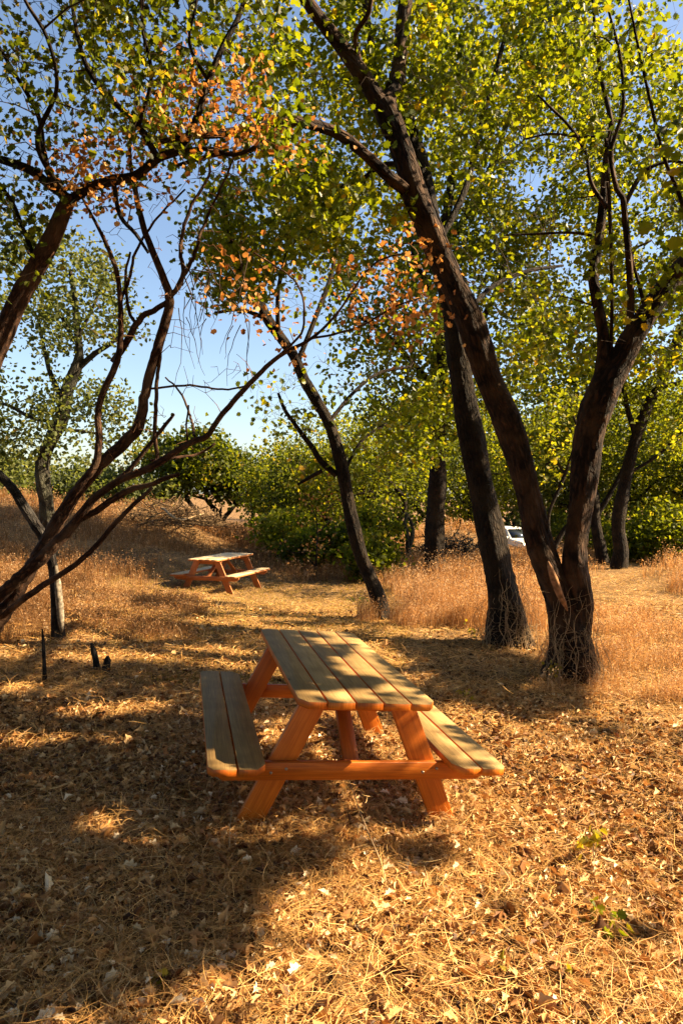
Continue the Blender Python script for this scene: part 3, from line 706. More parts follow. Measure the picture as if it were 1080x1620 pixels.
# --- trunk that leans in from the left edge, upper left
YT = 6.0
b0 = at(-95, 760, YT); b = np.array([b0[0]-.5, b0[1], float(gz(b0[0]-.5, b0[1]))])
t = Tree('overhanging_oak', 'brown oak stem leaning in over the upper left corner, orange bark', b, M['bark_red'], M['twig'], M['leaf_dark'])
P, rr = PX([(-95, 760, 19), (-45, 640, 17), (0, 542, 16), (28, 475, 15), (58, 422, 14), (85, 372, 13), (103, 330, 11.5), (112, 312, 10)], YT)
P = np.vstack([b-[0.1, 0, .2], b+[.08, 0, .5], P]); rr = np.concatenate([[.19, .13], rr]); t.limb(P, rr, 14, .07, 'trunk')
DK = M['bark_dark']
for path in ([(110, 318, 8), (140, 298, 8), (180, 285, 8), (215, 278, 7), (250, 250, 7), (285, 235, 6.5), (310, 190, 6), (330, 130, 5), (352, 75, 4.5), (380, 20, 4), (400, -60, 3)],
             [(112, 315, 7), (85, 298, 7), (50, 270, 7), (10, 255, 6.5), (-40, 240, 6)],
             [(60, 420, 4), (40, 370, 3.4), (20, 320, 3), (-10, 280, 3)],
             [(250, 250, 5.5), (220, 200, 5), (180, 160, 4.4), (140, 110, 4), (120, 40, 3.5), (110, -40, 3)],
             [(285, 240, 4.5), (330, 235, 4), (370, 245, 3.4), (410, 230, 2.6)],
             [(85, 300, 4.5), (70, 240, 4), (60, 180, 3.6), (20, 110, 3), (-10, 60, 2.5)],
             [(180, 285, 4), (190, 340, 3.4), (215, 370, 3), (235, 400, 2.2)],
             [(110, 316, 4), (60, 230, 4, 5.6), (90, 140, 3.4, 5.3), (75, 60, 3, 5.0), (40, 0, 2.5, 4.8), (25, -60, 2, 4.7)],
             [(220, 200, 3.4), (240, 120, 3, 5.8), (225, 40, 2.6, 5.6), (230, -30, 2, 5.5)],
             [(330, 130, 3), (300, 70, 2.6), (310, 10, 2), (320, -50, 2)]):
    P, rr = PX(path, YT); t.limb(P, rr, 8, .08, mat=DK)
C = np.vstack([fan([(-150, -150), (480, -150), (440, 100), (300, 240), (200, 330), (100, 340), (-150, 330)], 4.9, 7.4, 270),
               fan([(-100, 300), (100, 330), (90, 420), (40, 440), (-100, 460)], 5.2, 6.8, 40)])
t.clumps(C, 15, .14, (.04, .075), gaps=GAPS, maxlen=2.2, twigr=1.2)
bare(t, [[(-20, -20), (420, -20), (420, 330), (-20, 330)]], 400, 5.2, 7.0, 1.25)
t.limb([at(-95, 560, YT)-np.array([.3, .3, 0]), (-4.6, 4.0, 4.6), (-3.8, 1.5, 5.4), (-2.6, -1.5, 6.0), (-1, -5, 6.4)], [.09, .08, .07, .055, .03], 9)  # added unseen limb, carries the leaf clumps that block sky light
t.clumps(sky_block_clumps(-11, .5, 1000, 32), 50, .36, (.19, .32))  # unseen canopy added to darken the shade, no visible part of this oak
t.finish()

# --- many-stemmed shrub at the left
YT = 7.0
b = gnd(-40, 1035, YT)
t = Tree('many_stemmed_shrub', 'bare reddish many-stemmed shrub fanning across the left, dry orange leaves on top', b, M['bark_red'], M['twig_red'], M['leaf_brown'], cat='shrub')
stems = [
    [(-60, 1060, 22), (-20, 1000, 19), (8, 965, 17), (38, 915, 15.5), (70, 865, 15), (110, 802, 14), (150, 745, 13), (190, 705, 12), (220, 672, 11), (228, 630, 10), (236, 590, 10), (252, 545, 9.5), (264, 500, 9), (270, 470, 8.5), (258, 435, 7.5), (240, 395, 7), (225, 350, 6), (215, 300, 5), (205, 240, 4), (215, 170, 3)],
    [(-80, 1010, 17), (-30, 965, 15, 6.9), (10, 932, 14, 6.85), (60, 890, 13, 6.8), (92, 858, 12, 6.8), (118, 828, 10, 6.8), (150, 792, 8.5, 6.75), (190, 762, 7.5, 6.7), (240, 738, 7, 6.6), (300, 702, 6.5, 6.5), (328, 690, 6, 6.45), (352, 655, 5.5, 6.4), (400, 603, 5, 6.3), (440, 563, 4.4, 6.2), (490, 535, 3.4, 6.1), (530, 500, 2.6, 6.0), (565, 450, 2, 5.9)],
    [(105, 800, 9, 6.95), (130, 762, 8.5, 6.9), (150, 735, 8, 6.9), (158, 700, 8, 6.9), (155, 655, 7.5, 6.9), (166, 620, 7, 6.9), (185, 570, 6.5, 6.9), (191, 530, 6, 6.9), (190, 480, 5.5, 6.85), (184, 432, 5, 6.8), (168, 390, 4, 6.8), (150, 350, 3, 6.7), (120, 290, 2.4, 6.7)],
    [(125, 815, 6, 7.05), (160, 782, 5.5, 7.05), (200, 748, 5, 7.05), (235, 705, 4.6, 7.05), (262, 674, 4, 7.0), (275, 655, 3, 7.0)],
    [(120, 825, 8, 6.85), (150, 810, 7.5, 6.8), (175, 793, 7, 6.75), (205, 775, 6.5, 6.7), (235, 768, 5.5, 6.65), (262, 756, 5.5, 6.6), (285, 750, 4.5, 6.6)],
    [(5, 975, 7, 6.9), (35, 950, 7, 6.7), (70, 925, 6.5, 6.6), (110, 900, 6, 6.5), (150, 865, 5.5, 6.45), (175, 838, 5, 6.4), (205, 805, 4.5, 6.35), (240, 772, 4, 6.3)],
    [(247, 730, 4), (246, 690, 3.8), (247, 640, 3.6), (250, 590, 3.2), (254, 560, 2.4)],
    [(180, 575, 6), (200, 540, 6), (220, 508, 5.6), (245, 492, 5), (266, 472, 4.4), (285, 450, 4), (310, 400, 3.4), (330, 340, 2.6), (360, 270, 2, 6.6), (380, 210, 1.6, 6.4)],
    [(262, 478, 4.5), (288, 440, 4), (285, 390, 3.4), (300, 330, 3), (330, 270, 2.4), (320, 210, 2)],
    [(190, 480, 3), (205, 440, 2.8), (215, 400, 2.4), (245, 350, 2), (290, 300, 1.6)],
    [(215, 512, 3), (205, 490, 3), (200, 440, 2.4), (205, 400, 2)],
    [(236, 730, 2.5, 6.6), (310, 718, 2.3), (340, 700, 2)], 
    [(308, 690, 2.6, 6.5), (300, 655, 2.2), (285, 620, 1.8), (262, 595, 1.4)],
    [(240, 615, 2), (300, 610, 2), (350, 616, 1.8), (385, 612, 1.6), (410, 598, 1.2)],
    [(300, 640, 1.6, 6.5), (296, 672, 1.8, 6.5), (294, 696, 2, 6.5)],
    [(440, 563, 2.2, 6.2), (480, 520, 2, 6.0), (470, 450, 1.7, 5.8), (400, 400, 1.4, 5.6)],
    [(490, 535, 2.2, 6.1), (560, 520, 2, 5.9), (620, 490, 1.6, 5.8), (670, 470, 1.2, 5.8)],
    [(530, 500, 2, 6.0), (570, 440, 1.8, 5.8), (600, 410, 1.5, 5.7), (640, 400, 1, 5.6)],
]
for i, s_ in enumerate(stems):
    s_ = [(q[0]+R.normal(0, 1.2), q[1]+R.normal(0, 1.2))+tuple(q[2:]) for q in s_]
    P, rr = PX(s_, YT); rr = rr*(.76 if i < 6 else .9)
    t.limb(P, rr, 12 if i < 2 else 7, .09 if i < 6 else .04, 'stem', attach=i not in (11, 13, 14), kink=.22 if i > 5 else .07)
# bare side twigs everywhere on the upper stems
def bare_twigs(t, polys, n, Y0, Y1, rs=.8, maxlen=1.4):
    for poly in polys:
        t.clumps(fan(poly, Y0, Y1, n), 0, .1, maxlen=maxlen, twigr=rs)
bare_twigs(t, [[(120, 300), (420, 200), (430, 420), (300, 560), (130, 560)]], 170, 6.3, 7.2, .75)
bare_twigs(t, [[(270, 560), (420, 520), (400, 620), (300, 680)], [(150, 640), (330, 640), (300, 740), (170, 760)]], 22, 6.3, 6.9, .6, .8)
C = np.vstack([fan([(90, 225), (170, 220), (175, 330), (110, 320)], 5.6, 6.3, 24), fan([(225, 150), (300, 80), (410, 110), (420, 230), (300, 220), (230, 200)], 5.5, 6.3, 34),
               fan([(180, 180), (240, 170), (240, 300), (180, 300)], 5.8, 6.4, 8), fan([(450, 170), (490, 180), (490, 260), (450, 250)], 5.8, 6.4, 5),
               fan([(520, 400), (690, 380), (690, 530), (600, 520), (540, 480)], 5.6, 6.2, 26), fan([(350, 400), (440, 420), (440, 520), (360, 500)], 5.8, 6.4, 13),
               fan([(440, 560), (480, 560), (480, 600), (440, 590)], 6, 6.3, 2)])
t.clumps(C, 15, .17, (.028, .068), twigr=.7, maxlen=2.0); t.finish(TORNB, cull=False, spread=1.4, wide=1.25)
# hanging dead twigs in the sky gap
mb = MB()
for k in range(14):
    x = R.uniform(285, 400); y = R.uniform(430, 520); Y = R.uniform(6.2, 6.8); pts = []
    L = R.uniform(50, 150); dx = R.normal(0, 18)
    for q in np.linspace(0, 1, 9): pts.append(at(x+dx*q+R.normal(0, 1.0)+6*math.sin(q*4+k), y+L*q, Y))
    tube(mb, pts, np.linspace(.0045, .0016, 9), 4, cap=False)
for k in range(10):
    a = at(R.uniform(270, 400), R.uniform(400, 440), 6.5); c = at(R.uniform(285, 400), R.uniform(450, 520), 6.5)
    tube(mb, [a, (a+c)/2+R.normal(0, .05, 3), c], [.007, .006, .004], 4, cap=False)
mb.build('hanging_dead_twigs', M['twig'], t.root, False, t.o)

# --- leaning trunks on the right, further back
YT = 19.6
b = gnd(980, 880, YT)
t = Tree('leaning_oak', 'slim dark oak leaning right beyond the dirt path at right', b, M['bark_dark'], M['twig'], M['leaf_far'])
P, rr = PX([(978, 900, 14), (981, 870, 10.5), (977, 825, 10), (990, 755, 9.5), (1005, 692, 9), (1025, 640, 8.5), (1040, 612, 8), (1062, 560, 7.5), (1082, 510, 7), (1110, 440, 5), (1120, 360, 3)], YT); t.limb(P, rr, 10, .09, 'trunk')
for path in ([(1005, 690, 5), (990, 640, 4), (980, 590, 3), (960, 540, 2)], [(1040, 612, 4), (1090, 600, 3), (1130, 560, 2)], [(992, 750, 3), (1040, 720, 2.5), (1080, 680, 2)]):
    P, rr = PX(path, YT); t.limb(P, rr, 7)
t.clumps(np.vstack([fan([(960, 420), (1180, 380), (1180, 700), (1060, 720), (980, 640)], 17.5, 21.5, 170), fan([(880, 80), (1180, 60), (1180, 420), (940, 420)], 16, 21, 220)]), 40, .28, (.10, .16), maxlen=4.5); t.finish(cull=False, outline=OVAL)
b = gnd(948, 882, 21)
t = Tree('short_oak', 'short crooked dark oak standing between forked oak and slim leaning one', b, M['bark_dark'], M['twig'], M['leaf_far'])
P, rr = PX([(955, 900, 12), (950, 870, 9), (941, 825, 8), (938, 780, 7), (926, 740, 6), (930, 690, 5), (915, 640, 4), (905, 590, 3)], 21); t.limb(P, rr, 9, .1, 'trunk')
P, rr = PX([(940, 820, 5), (965, 780, 4), (985, 740, 3), (1000, 700, 2)], 21); t.limb(P, rr, 7)
t.clumps(fan([(820, 480), (960, 460), (980, 700), (900, 740), (840, 700)], 19, 23, 130), 40, .32, (.11, .17), maxlen=3.5); t.finish(cull=False, outline=OVAL)
b = gnd(878, 868, 16)
t = Tree('bent_sapling', 'thin bent dark sapling seen between the two stems of the forked oak', b, M['bark_dark'], M['twig'], M['leaf_far'])
P, rr = PX([(872, 895, 5), (876, 868, 4.5), (889, 842, 4.5), (900, 830, 4), (925, 805, 3.5)], 16); t.limb(P, rr, 7, .08, 'trunk')
P, rr = PX([(868, 808, 2.6), (880, 780, 3), (893, 750, 3), (905, 715, 2.6), (910, 690, 2)], 16); 
P2, r2 = PX([(876, 868, 3.5), (868, 840, 3), (868, 812, 2.8), (880, 780, 3), (893, 750, 3), (905, 715, 2.6), (912, 680, 2), (900, 640, 1.6)], 16); t.limb(P2, r2, 7)
P2, r2 = PX([(893, 750, 2.2), (878, 730, 2), (862, 735, 1.6)], 16); t.limb(P2, r2, 6)
t.clumps(fan([(850, 620), (930, 600), (930, 740), (860, 760)], 15, 17, 26), 26, .2, (.08, .13)); t.finish(cull=False, outline=OVAL)

# ------------------------------------------------------------------ woods round the clearing
ORD = ['leftmost', 'second from the left', 'third from the left', 'fourth from the left', 'fifth from the left', 'sixth from the left', 'seventh from the left', 'eighth from the left', 'ninth from the left', 'tenth from the left', 'eleventh from the left', 'last on the right']
def relabel(name, text):
    o = sorted([q for q in COL.objects if q.name.split('.')[0] == name and q.parent is None], key=lambda q: q.location.x/max(q.location.y, 1))
    for i, q in enumerate(o): q['label'] = ('rightmost' if i == len(o)-1 else ORD[i])+' '+text
def far_tree(name, label, px, Y, h, cr, mat, group, cat='tree', n=70, leaves=58, size=(.075, .15), trunk=.14, low=.25, lean=0, bark='bark_dark', base_z=None, gaps=None):
    x = (px-540)/FPX*Y; z = float(gz(x, Y))
    t = Tree(name, label, (x, Y, z), M[bark], M['twig'], mat, group, cat)
    o = np.array([x, Y, z])
    k = R.normal(0, .05*h, (6, 2)); k[0] = 0
    P = np.array([[x+k[i, 0]+lean*i/5*h, Y+k[i, 1], z-.15+(h*.8+.15)*i/5] for i in range(6)])
    t.limb(P, np.linspace(trunk, trunk*.25, 6), 7, .08, 'trunk', step=.35)
    for j in range(4):
        i = R.integers(1, 4); a = R.uniform(0, 6.28); L = cr*R.uniform(.6, 1.0)
        e = P[i]+np.array([math.cos(a)*L, math.sin(a)*L, L*R.uniform(.3, 1.0)])
        t.limb([P[i], (P[i]+e)/2+R.normal(0, .12*L, 3), e], [trunk*.5, trunk*.35, trunk*.15], 6, .05, 'limb', step=.3)
    v = R.normal(0, 1, (n, 3)); v /= np.linalg.norm(v, axis=1)[:, None]; v *= R.uniform(.15, 1, (n, 1))**.5
    lob = 1+.28*np.sin(3*np.arctan2(v[:, 1], v[:, 0])+R.uniform(0, 6))
    c = np.array([x+lean*h*.6, Y, z+h*(low+(1-low)/2)])
    C = c+v*np.stack([cr*lob, cr*lob, np.full(n, h*(1-low)/2)], -1)
    t.clumps(C, leaves, cr*.16+.08, size, gaps=gaps)
    t.finish(KITE, cull=False, up=(0, 0, .4), wide=1.3)
    return t

LF, LD, LG = M['leaf_far'], M['leaf_dark'], M['leaf_grey']
g1 = 'bushy trees closing off the clearing behind the near table'
for px, Y, h, c, m in ((470, 24, 3.4, 1.6, LD), (524, 23.5, 4.2, 1.7, LF), (575, 26, 5.4, 1.9, LF), (620, 28, 6.5, 2.4, LF), (655, 31, 6.5, 2.4, LG), (560, 32, 6.5, 2.6, LF), (498, 30, 4.6, 2.2, LG), (735, 30, 6.8, 2.3, LF)):
    far_tree('bushy_tree', 'bushy green tree closing off the clearing behind the near table', px, Y, h, c, m, g1, n=58, low=.12)
far_tree('bushy_tree', 'bushy green tree', 440, 27, 4.3, 1.5, LF, g1, n=70, low=.06)
far_tree('bushy_tree', 'bushy green tree', 505, 35, 7.2, 2.2, LF, g1, n=80, low=.1)
g2 = 'green trees of the wood behind the forked oak'
for px, Y, h, c in ((750, 32, 8, 2.0), (835, 45, 10, 3.0), (885, 31, 8, 2.0), (905, 29, 7, 2.3), (955, 33, 9, 3.0), (1010, 28, 7, 2.6), (1060, 30, 8, 2.8), (1110, 27, 7, 2.6), (1170, 25, 7, 2.6), (1250, 24, 8, 2.8), (830, 48, 13, 4.2), (930, 50, 14, 4.5), (1040, 46, 13, 4.2), (720, 46, 12, 4.0), (1150, 44, 12, 4), (640, 50, 12, 4)):
    far_tree('wood_tree' if Y < 40 else 'tall_wood_tree', 'leafy green tree in the wood behind the forked oak', px, Y, h, c, (LF, LD, LF, LG)[int(px) % 4], g2, n=80 if Y < 40 else 70, size=(.10, .18) if Y < 40 else (.2, .34), low=.08)
relabel('bushy_tree', 'of the bushy green trees behind the near table')
relabel('wood_tree', 'of the leafy trees in the wood behind the forked oak')
relabel('tall_wood_tree', 'of the tall distant trees rising behind the wood')
g3 = 'dark crooked oaks on the skyline beyond the left bank'
for px, Y, h, c in ((268, 33, 4.6, 1.7), (300, 31, 4.9, 1.7), (330, 34, 4.9, 1.9), (362, 33, 4.0, 1.6), (400, 36, 3.6, 1.7), (440, 34, 3.8, 1.8)):
    far_tree('skyline_oak', 'dark crooked low oak on the skyline beyond the left bank', px, Y, h, c, LD if px < 390 else LF, g3, n=36, low=.36, size=(.15, .26))
g4 = 'grey-green bushes on top of the left bank'
for px, Y, h, c in ((-60, 29, 3.3, 2), (10, 28, 3.0, 1.8), (60, 30, 3.2, 1.8), (130, 30, 3.0, 1.8), (190, 31, 2.8, 1.6), (235, 30, 2.4, 1.3), (-150, 28, 4, 2.2)):
    far_tree('bank_bush', 'grey-green bush on top of the left bank', px, Y, h, c, LG, g4, 'bush', n=40, low=.05, size=(.13, .22), trunk=.07)
# darker undergrowth at the foot of the woods
g5 = 'low green shrubs at the foot of the woods'
for px, Y, h, c, m in ((500, 19.5, 1.0, .7, LF), (548, 20, 1.2, .7, LF), (455, 21, 1.5, 1.0, LF), (600, 21, 1.7, 1.0, LF), (1000, 22.5, 1.3, 1.2, LF), (1050, 22, 2.0, 1.4, LF), (1100, 21, 1.8, 1.4, LF), (930, 26, 1.5, 1.2, LF), (885, 28, 1.8, 1.0, LF), (585, 18, 1.1, .7, LF)):
    far_tree('low_shrub', 'low leafy green shrub at the foot of the woods', px, Y, h, c, m, g5, 'shrub', n=34, low=.02, size=(.10, .17), trunk=.04)
relabel('skyline_oak', 'of the dark crooked oaks on the skyline beyond the bank')
relabel('bank_bush', 'of the grey-green bushes on top of the left bank')
relabel('low_shrub', 'of the low green shrubs at the foot of the woods')
# sprig of russet leaves by the clearing edge
t = far_tree('russet_bush', 'loose twiggy bush with a few russet leaves left of the slim leaning oak', 500, 18.2, 2.6, .9, M['leaf_brown'], None, 'bush', n=34, leaves=5, low=.1, size=(.05, .10), trunk=.035)

# ------------------------------------------------------------------ picnic tables
def box(mb, size, mat4, rnd, bev=.0022, chamfer=None, sag=0):
    """board: length X, width Y, thickness Z; corners of the two ends may be cut off; edges slightly rounded"""
    L, W, T = size[0]/2, size[1]/2, size[2]/2
    c1 = c2 = 0
    ch = chamfer or {}
    o = []
    for sx, sy in ((1, -1), (1, 1), (-1, 1), (-1, -1)):
        k = ch.get((sx, sy), 0)
        if k:
            a, b2 = (sx*L, sy*(W-k)), (sx*(L-k*1.5), sy*W)
            o += [a, b2] if (sx*sy) > 0 else [b2, a]
        else: o.append((sx*L, sy*W))
    # orientation: (1,-1) -> (1,1) -> (-1,1) -> (-1,-1) is counter-clockwise
    o = np.array(o); n = len(o)
    cen = o.mean(0); v = o-cen
    ins = o - v/np.abs(v).max(0)*bev
    lv = [(ins, -T), (o, -T+bev), (o, T-bev), (ins, T)]
    V = np.vstack([np.c_[q, np.full(n, z)] for q, z in lv])
    Q = []; UV = []
    for k in range(3):
        for i in range(n):
            j = (i+1) % n; f = [k*n+i, k*n+j, (k+1)*n+j, (k+1)*n+i]; Q.append(f)
            along = abs(o[i, 0]-o[j, 0]) > abs(o[i, 1]-o[j, 1])
            UV.append([(V[q, 0], V[q, 2]+W) if along else (V[q, 2]*.3, V[q, 1]) for q in f])
    # top and bottom as quad strips (fan of quads across)
    def cap(off, flip):
        idx = list(range(off, off+n))
        fs = []
        tri = []
        a = 0
        for i in range(1, n-1): tri.append([idx[0], idx[i], idx[i+1]])
        return [f[::-1] for f in tri] if flip else tri
    T3 = cap(0, True)+cap(3*n, False)
    UT = [[(V[q, 0], V[q, 1]) for q in f] for f in T3]
    Mx = np.array(mat4)
    V = V@Mx[:3, :3].T+Mx[:3, 3]
    base = mb.n
    mb.add(V, Q, T3, uq=np.array(UV), ut=np.array(UT), rq=rnd, rt=rnd)

def frame(o, x, y):
    x = np.array(x, float); x /= np.linalg.norm(x); y = np.array(y, float); y -= x*(x@y); y /= np.linalg.norm(y); z = np.cross(x, y)
    m = np.eye(4); m[:3, 0] = x; m[:3, 1] = y; m[:3, 2] = z; m[:3, 3] = o
    return m

def split_mats(ob, top, side):
    """weathered faces look up, stained faces look out"""
    me = ob.data; me.materials.clear(); me.materials.append(side); me.materials.append(top)
    nn = np.empty(len(me.polygons)*3); me.polygons.foreach_get('normal', nn); nn = nn.reshape(-1, 3)
    me.polygons.foreach_set('material_index', (nn[:, 2] > .5).astype(np.int32))

def picnic_table(name, label, loc, yaw, tilt, top, side, L=1.908, W1=.369, Wo=.80, Wi=.508, zt=.739, zb=.396, boards=5, legs=.584, tiltx=0):
    root = empty(name, loc, label, 'picnic table'); root.rotation_euler = (tiltx, tilt, yaw)
    th = .038
    rg = np.random.default_rng(7)
    # table top
    gap = .011; bw = (2*W1-gap*(boards-1))/boards
    mb = MB()
    for i in range(boards):
        x = -W1+bw/2+i*(bw+gap)
        ch = {}
        if i == 0: ch = {(1, 1): .042, (-1, 1): .042}
        if i == boards-1: ch = {(1, -1): .042, (-1, -1): .042}
        dl = rg.normal(0, .002)
        box(mb, (L+dl, bw, th), frame((x, rg.normal(0, .002), zt-th/2+rg.normal(0, .0008)), (0, 1, 0), (-1, 0, 0)), rg.uniform(), chamfer=ch)
    o = mb.build('tabletop', top, root); split_mats(o, top, side)
    # benches
    for s in (-1, 1):
        mb = MB(); w = (Wo-Wi-gap)/2 
        for k in range(2):
            x = s*(Wi+w/2+k*(w+gap)); ch = {}
            kk = (k == 1) 
            sy = (1 if s < 0 else -1)*(1 if kk else -1)
            ch = {(1, sy): .05 if not kk else .025, (-1, sy): .05 if not kk else .025}
            box(mb, (L, w, th), frame((x, rg.normal(0, .003), zb-th/2), (0, 1, 0), (-1, 0, 0)), rg.uniform(), chamfer=ch)
        o = mb.build('bench_seat', top, root); split_mats(o, top, side)
    # frames
    ye = L/2-.20
    for s in (-1, 1):
        yl = s*(ye-.04)
        for q in (-1, 1):
            topx, topz, botx, botz = q*.235, zt-th-.001, q*legs, -.06
            d = np.array([botx-topx, 0, botz-topz]); mb = MB(); w = .135
            ln = np.linalg.norm(d); mid = np.array([(topx+botx)/2, yl, (topz+botz)/2])
            Mx = frame(mid, d, (0, 1, 0))
            # leg board: length along d, thickness in y, ends cut level
            hx = w/2*ln/abs(d[2])
            V = []
            for (cx, cz) in ((topx, topz), (botx, botz)):
                for sx in (-1, 1):
                    for sy in (-1, 1): V.append((cx+sx*hx, yl+sy*.019, cz))
            V = np.array(V); Q = np.array([[0, 1, 3, 2], [4, 6, 7, 5], [0, 2, 6, 4], [1, 5, 7, 3], [0, 4, 5, 1], [2, 3, 7, 6]])
            uvm = {}
            UV = np.zeros((6, 4, 2))
            for fi, f in enumerate(Q):
                for vi, v in enumerate(f):
                    UV[fi, vi] = (ln if v >= 4 else 0, ((v//2) % 2)*w+(v % 2)*.038)
            mb.add(V, Q, uq=UV, rq=rg.uniform())
            lg = mb.build('leg', side, root)
            bv = lg.modifiers.new('b', 'BEVEL'); bv.width = .004; bv.segments = 2
        # cross beam carrying both benches, outside the legs
        mb = MB(); bh = .095
        box(mb, (2*Wo-.03, bh, th), frame((0, s*(ye-.001), zb-th-bh/2-.001), (1, 0, 0), (0, 0, 1)), rg.uniform(), chamfer={(1, -1): .05, (-1, -1): .05})
        bm_ = mb.build('cross_beam', side, root)
        # cleat under the table top
        mb = MB(); box(mb, (2*W1-.06, .085, th), frame((0, s*(ye-.080), zt-th-.0435), (1, 0, 0), (0, 0, 1)), rg.uniform(), chamfer={(1, -1): .05, (-1, -1): .05})
        mb.build('top_cleat', side, root)
        # diagonal brace from the beam up to the middle of the top
        a = np.array([0, s*(ye-.055), zb-th-.05]); c = np.array([0, s*.16, zt-th-.02]); d = c-a
        mb = MB(); box(mb, (np.linalg.norm(d), .085, th), frame((a+c)/2, d, (1, 0, 0)), rg.uniform())
        mb.build('brace', side, root)
        # bolts
        for q in (-1, 1):
            xm = q*(.235+(legs-.235)*(zt-zb+.09)/(zt+.06))
            for dx in (-.035, .045):
                mb = MB(); y0 = s*(ye+.019)
                tube(mb, [(xm+dx, y0-s*.004, zb-th-.045+dx*.25), (xm+dx, y0+s*.005, zb-th-.045+dx*.25)], [.009, .008], 8)
                mb.build('bolt', M['bolt'], root)
    return root

picnic_table('picnic_table', 'large orange-stained picnic table with weathered top in the middle of the clearing', (TX, TY, 0), TYAW, TTILT, WT, WO)
# the far one: placed by its feet
fx, fy = -2.70, 15.6
picnic_table('picnic_table', 'small faded red picnic table with pale top, further back beside the tall grass', (fx, fy, float(gz(fx, fy))+.0), rad(-17), rad(-1.0), WP, WR)

# ------------------------------------------------------------------ white vehicle on the track beyond
def white_car():
    Y = 40.0; x = (808-540)/FPX*Y; z = float(gz(x, Y))
    root = empty('parked_car', (x, Y, z), 'white car parked beyond the tall grass, between two dark trunks', 'car'); root.rotation_euler = (0, 0, rad(-155+180+0))
    paint = plain('white_paint', (.60, .58, .52), .4, .4); glass = plain('dark_glass', (.02, .025, .03), .08, .6)
    dark = plain('black_plastic', (.03, .03, .03), .6, .3); lamp = plain('headlamp_glass', (.6, .6, .58), .15, .6); rub = plain('rubber', (.02, .02, .02), .9, .1)
    # side profile (y forward = -y is the nose), z
    prof = [(-2.2, .45), (-2.28, .75), (-2.15, .98), (-1.2, 1.10), (-1.05, 1.14), (-.45, 1.66), (.2, 1.75), (1.7, 1.72), (2.15, 1.25), (2.25, .95), (2.25, .45)]
    def wid(zz): return .9 if zz < 1.12 else .9-.22*(zz-1.12)/.6
    V = []; n = len(prof)
    for s in (-1, 1):
        for (yy, zz) in prof: V.append((s*wid(zz), yy, zz))
    for s in (-1, 1):
        for (yy, zz) in prof: V.append((s*(wid(zz)-.06), yy*.995, zz+(.03 if zz > .5 else 0)))
    import bmesh
    bm = bmesh.new(); vs = [bm.verts.new(v) for v in V]
    for a, c in ((0, 2*n), (3*n, n)):
        for i in range(n):
            j = (i+1) % n; bm.faces.new([vs[a+i], vs[a+j], vs[c+j], vs[c+i]])
    for i in range(n):
        j = (i+1) % n; bm.faces.new([vs[2*n+i], vs[2*n+j], vs[3*n+j], vs[3*n+i]])
    bm.faces.new(vs[0:n]); bm.faces.new(vs[n:2*n])
    bmesh.ops.recalc_face_normals(bm, faces=bm.faces)
    me = bpy.data.meshes.new('body'); bm.to_mesh(me); bm.free(); me.materials.append(paint)
    ob = bpy.data.objects.new('body', me); COL.objects.link(ob); ob.parent = root
    bv = ob.modifiers.new('b', 'BEVEL'); bv.width = .05; bv.segments = 3
    def quad(name, pts, m):
        pts = np.array(pts, float); nrm = np.cross(pts[1]-pts[0], pts[3]-pts[0]); nrm /= np.linalg.norm(nrm)
        V = np.vstack([pts, pts+nrm*.02, ]); Q = [[3, 2, 1, 0], [4, 5, 6, 7], [0, 1, 5, 4], [1, 2, 6, 5], [2, 3, 7, 6], [3, 0, 4, 7]]
        mb = MB(); mb.add(V, Q); return mb.build(name, m, root)
    quad('windscreen', [(-.72, -1.05, 1.20), (.72, -1.05, 1.20), (.62, -.52, 1.66), (-.62, -.52, 1.66)], glass)
    quad('rear_window', [(.6, 1.86, 1.64), (-.6, 1.86, 1.64), (-.72, 2.2, 1.28), (.72, 2.2, 1.28)][::1], glass)
    for s in (-1, 1):
        for (a, c) in ((-.85, .15), (.25, 1.15), (1.25, 1.8)):
            pts = [(s*.89, a, 1.16), (s*.89, c, 1.16), (s*.765, c if c < 1.5 else 1.6, 1.6), (s*.765, a+.38 if a < 0 else a, 1.6)]
            if s < 0: pts = pts[::-1]
            quad('side_window', pts, glass)
        mb = MB(); box(mb, (.30, .14, .05), frame((s*.66, -2.26, .80), (1, 0, 0), (0, 0, 1)), 0, bev=.012); mb.build('headlight', lamp, root)
        mb = MB(); box(mb, (.20, .14, .12), frame((s*1.0, -.85, 1.2), (1, 0, 0), (0, 0, 1)), 0, bev=.02); mb.build('wing_mirror', paint, root)
        for yy in (-1.4, 1.4):
            mb = MB(); tube(mb, [(s*.72, yy, .34), (s*.94, yy, .34)], [.34, .33], 20); w_ = mb.build('wheel', rub, root, False)
            mb = MB(); tube(mb, [(s*.93, yy, .34), (s*.965, yy, .34)], [.2, .19], 14); mb.build('rim', plain('alloy', (.5, .5, .5), .3, .5, .8), w_)
    mb = MB(); box(mb, (.85, .18, .04), frame((0, -2.28, .78), (1, 0, 0), (0, 0, 1)), 0, bev=.01); mb.build('grille', dark, root)
    mb = MB(); box(mb, (1.6, .16, .08), frame((0, -2.25, .52), (1, 0, 0), (0, 0, 1)), 0, bev=.02); mb.build('bumper', dark, root)
white_car()

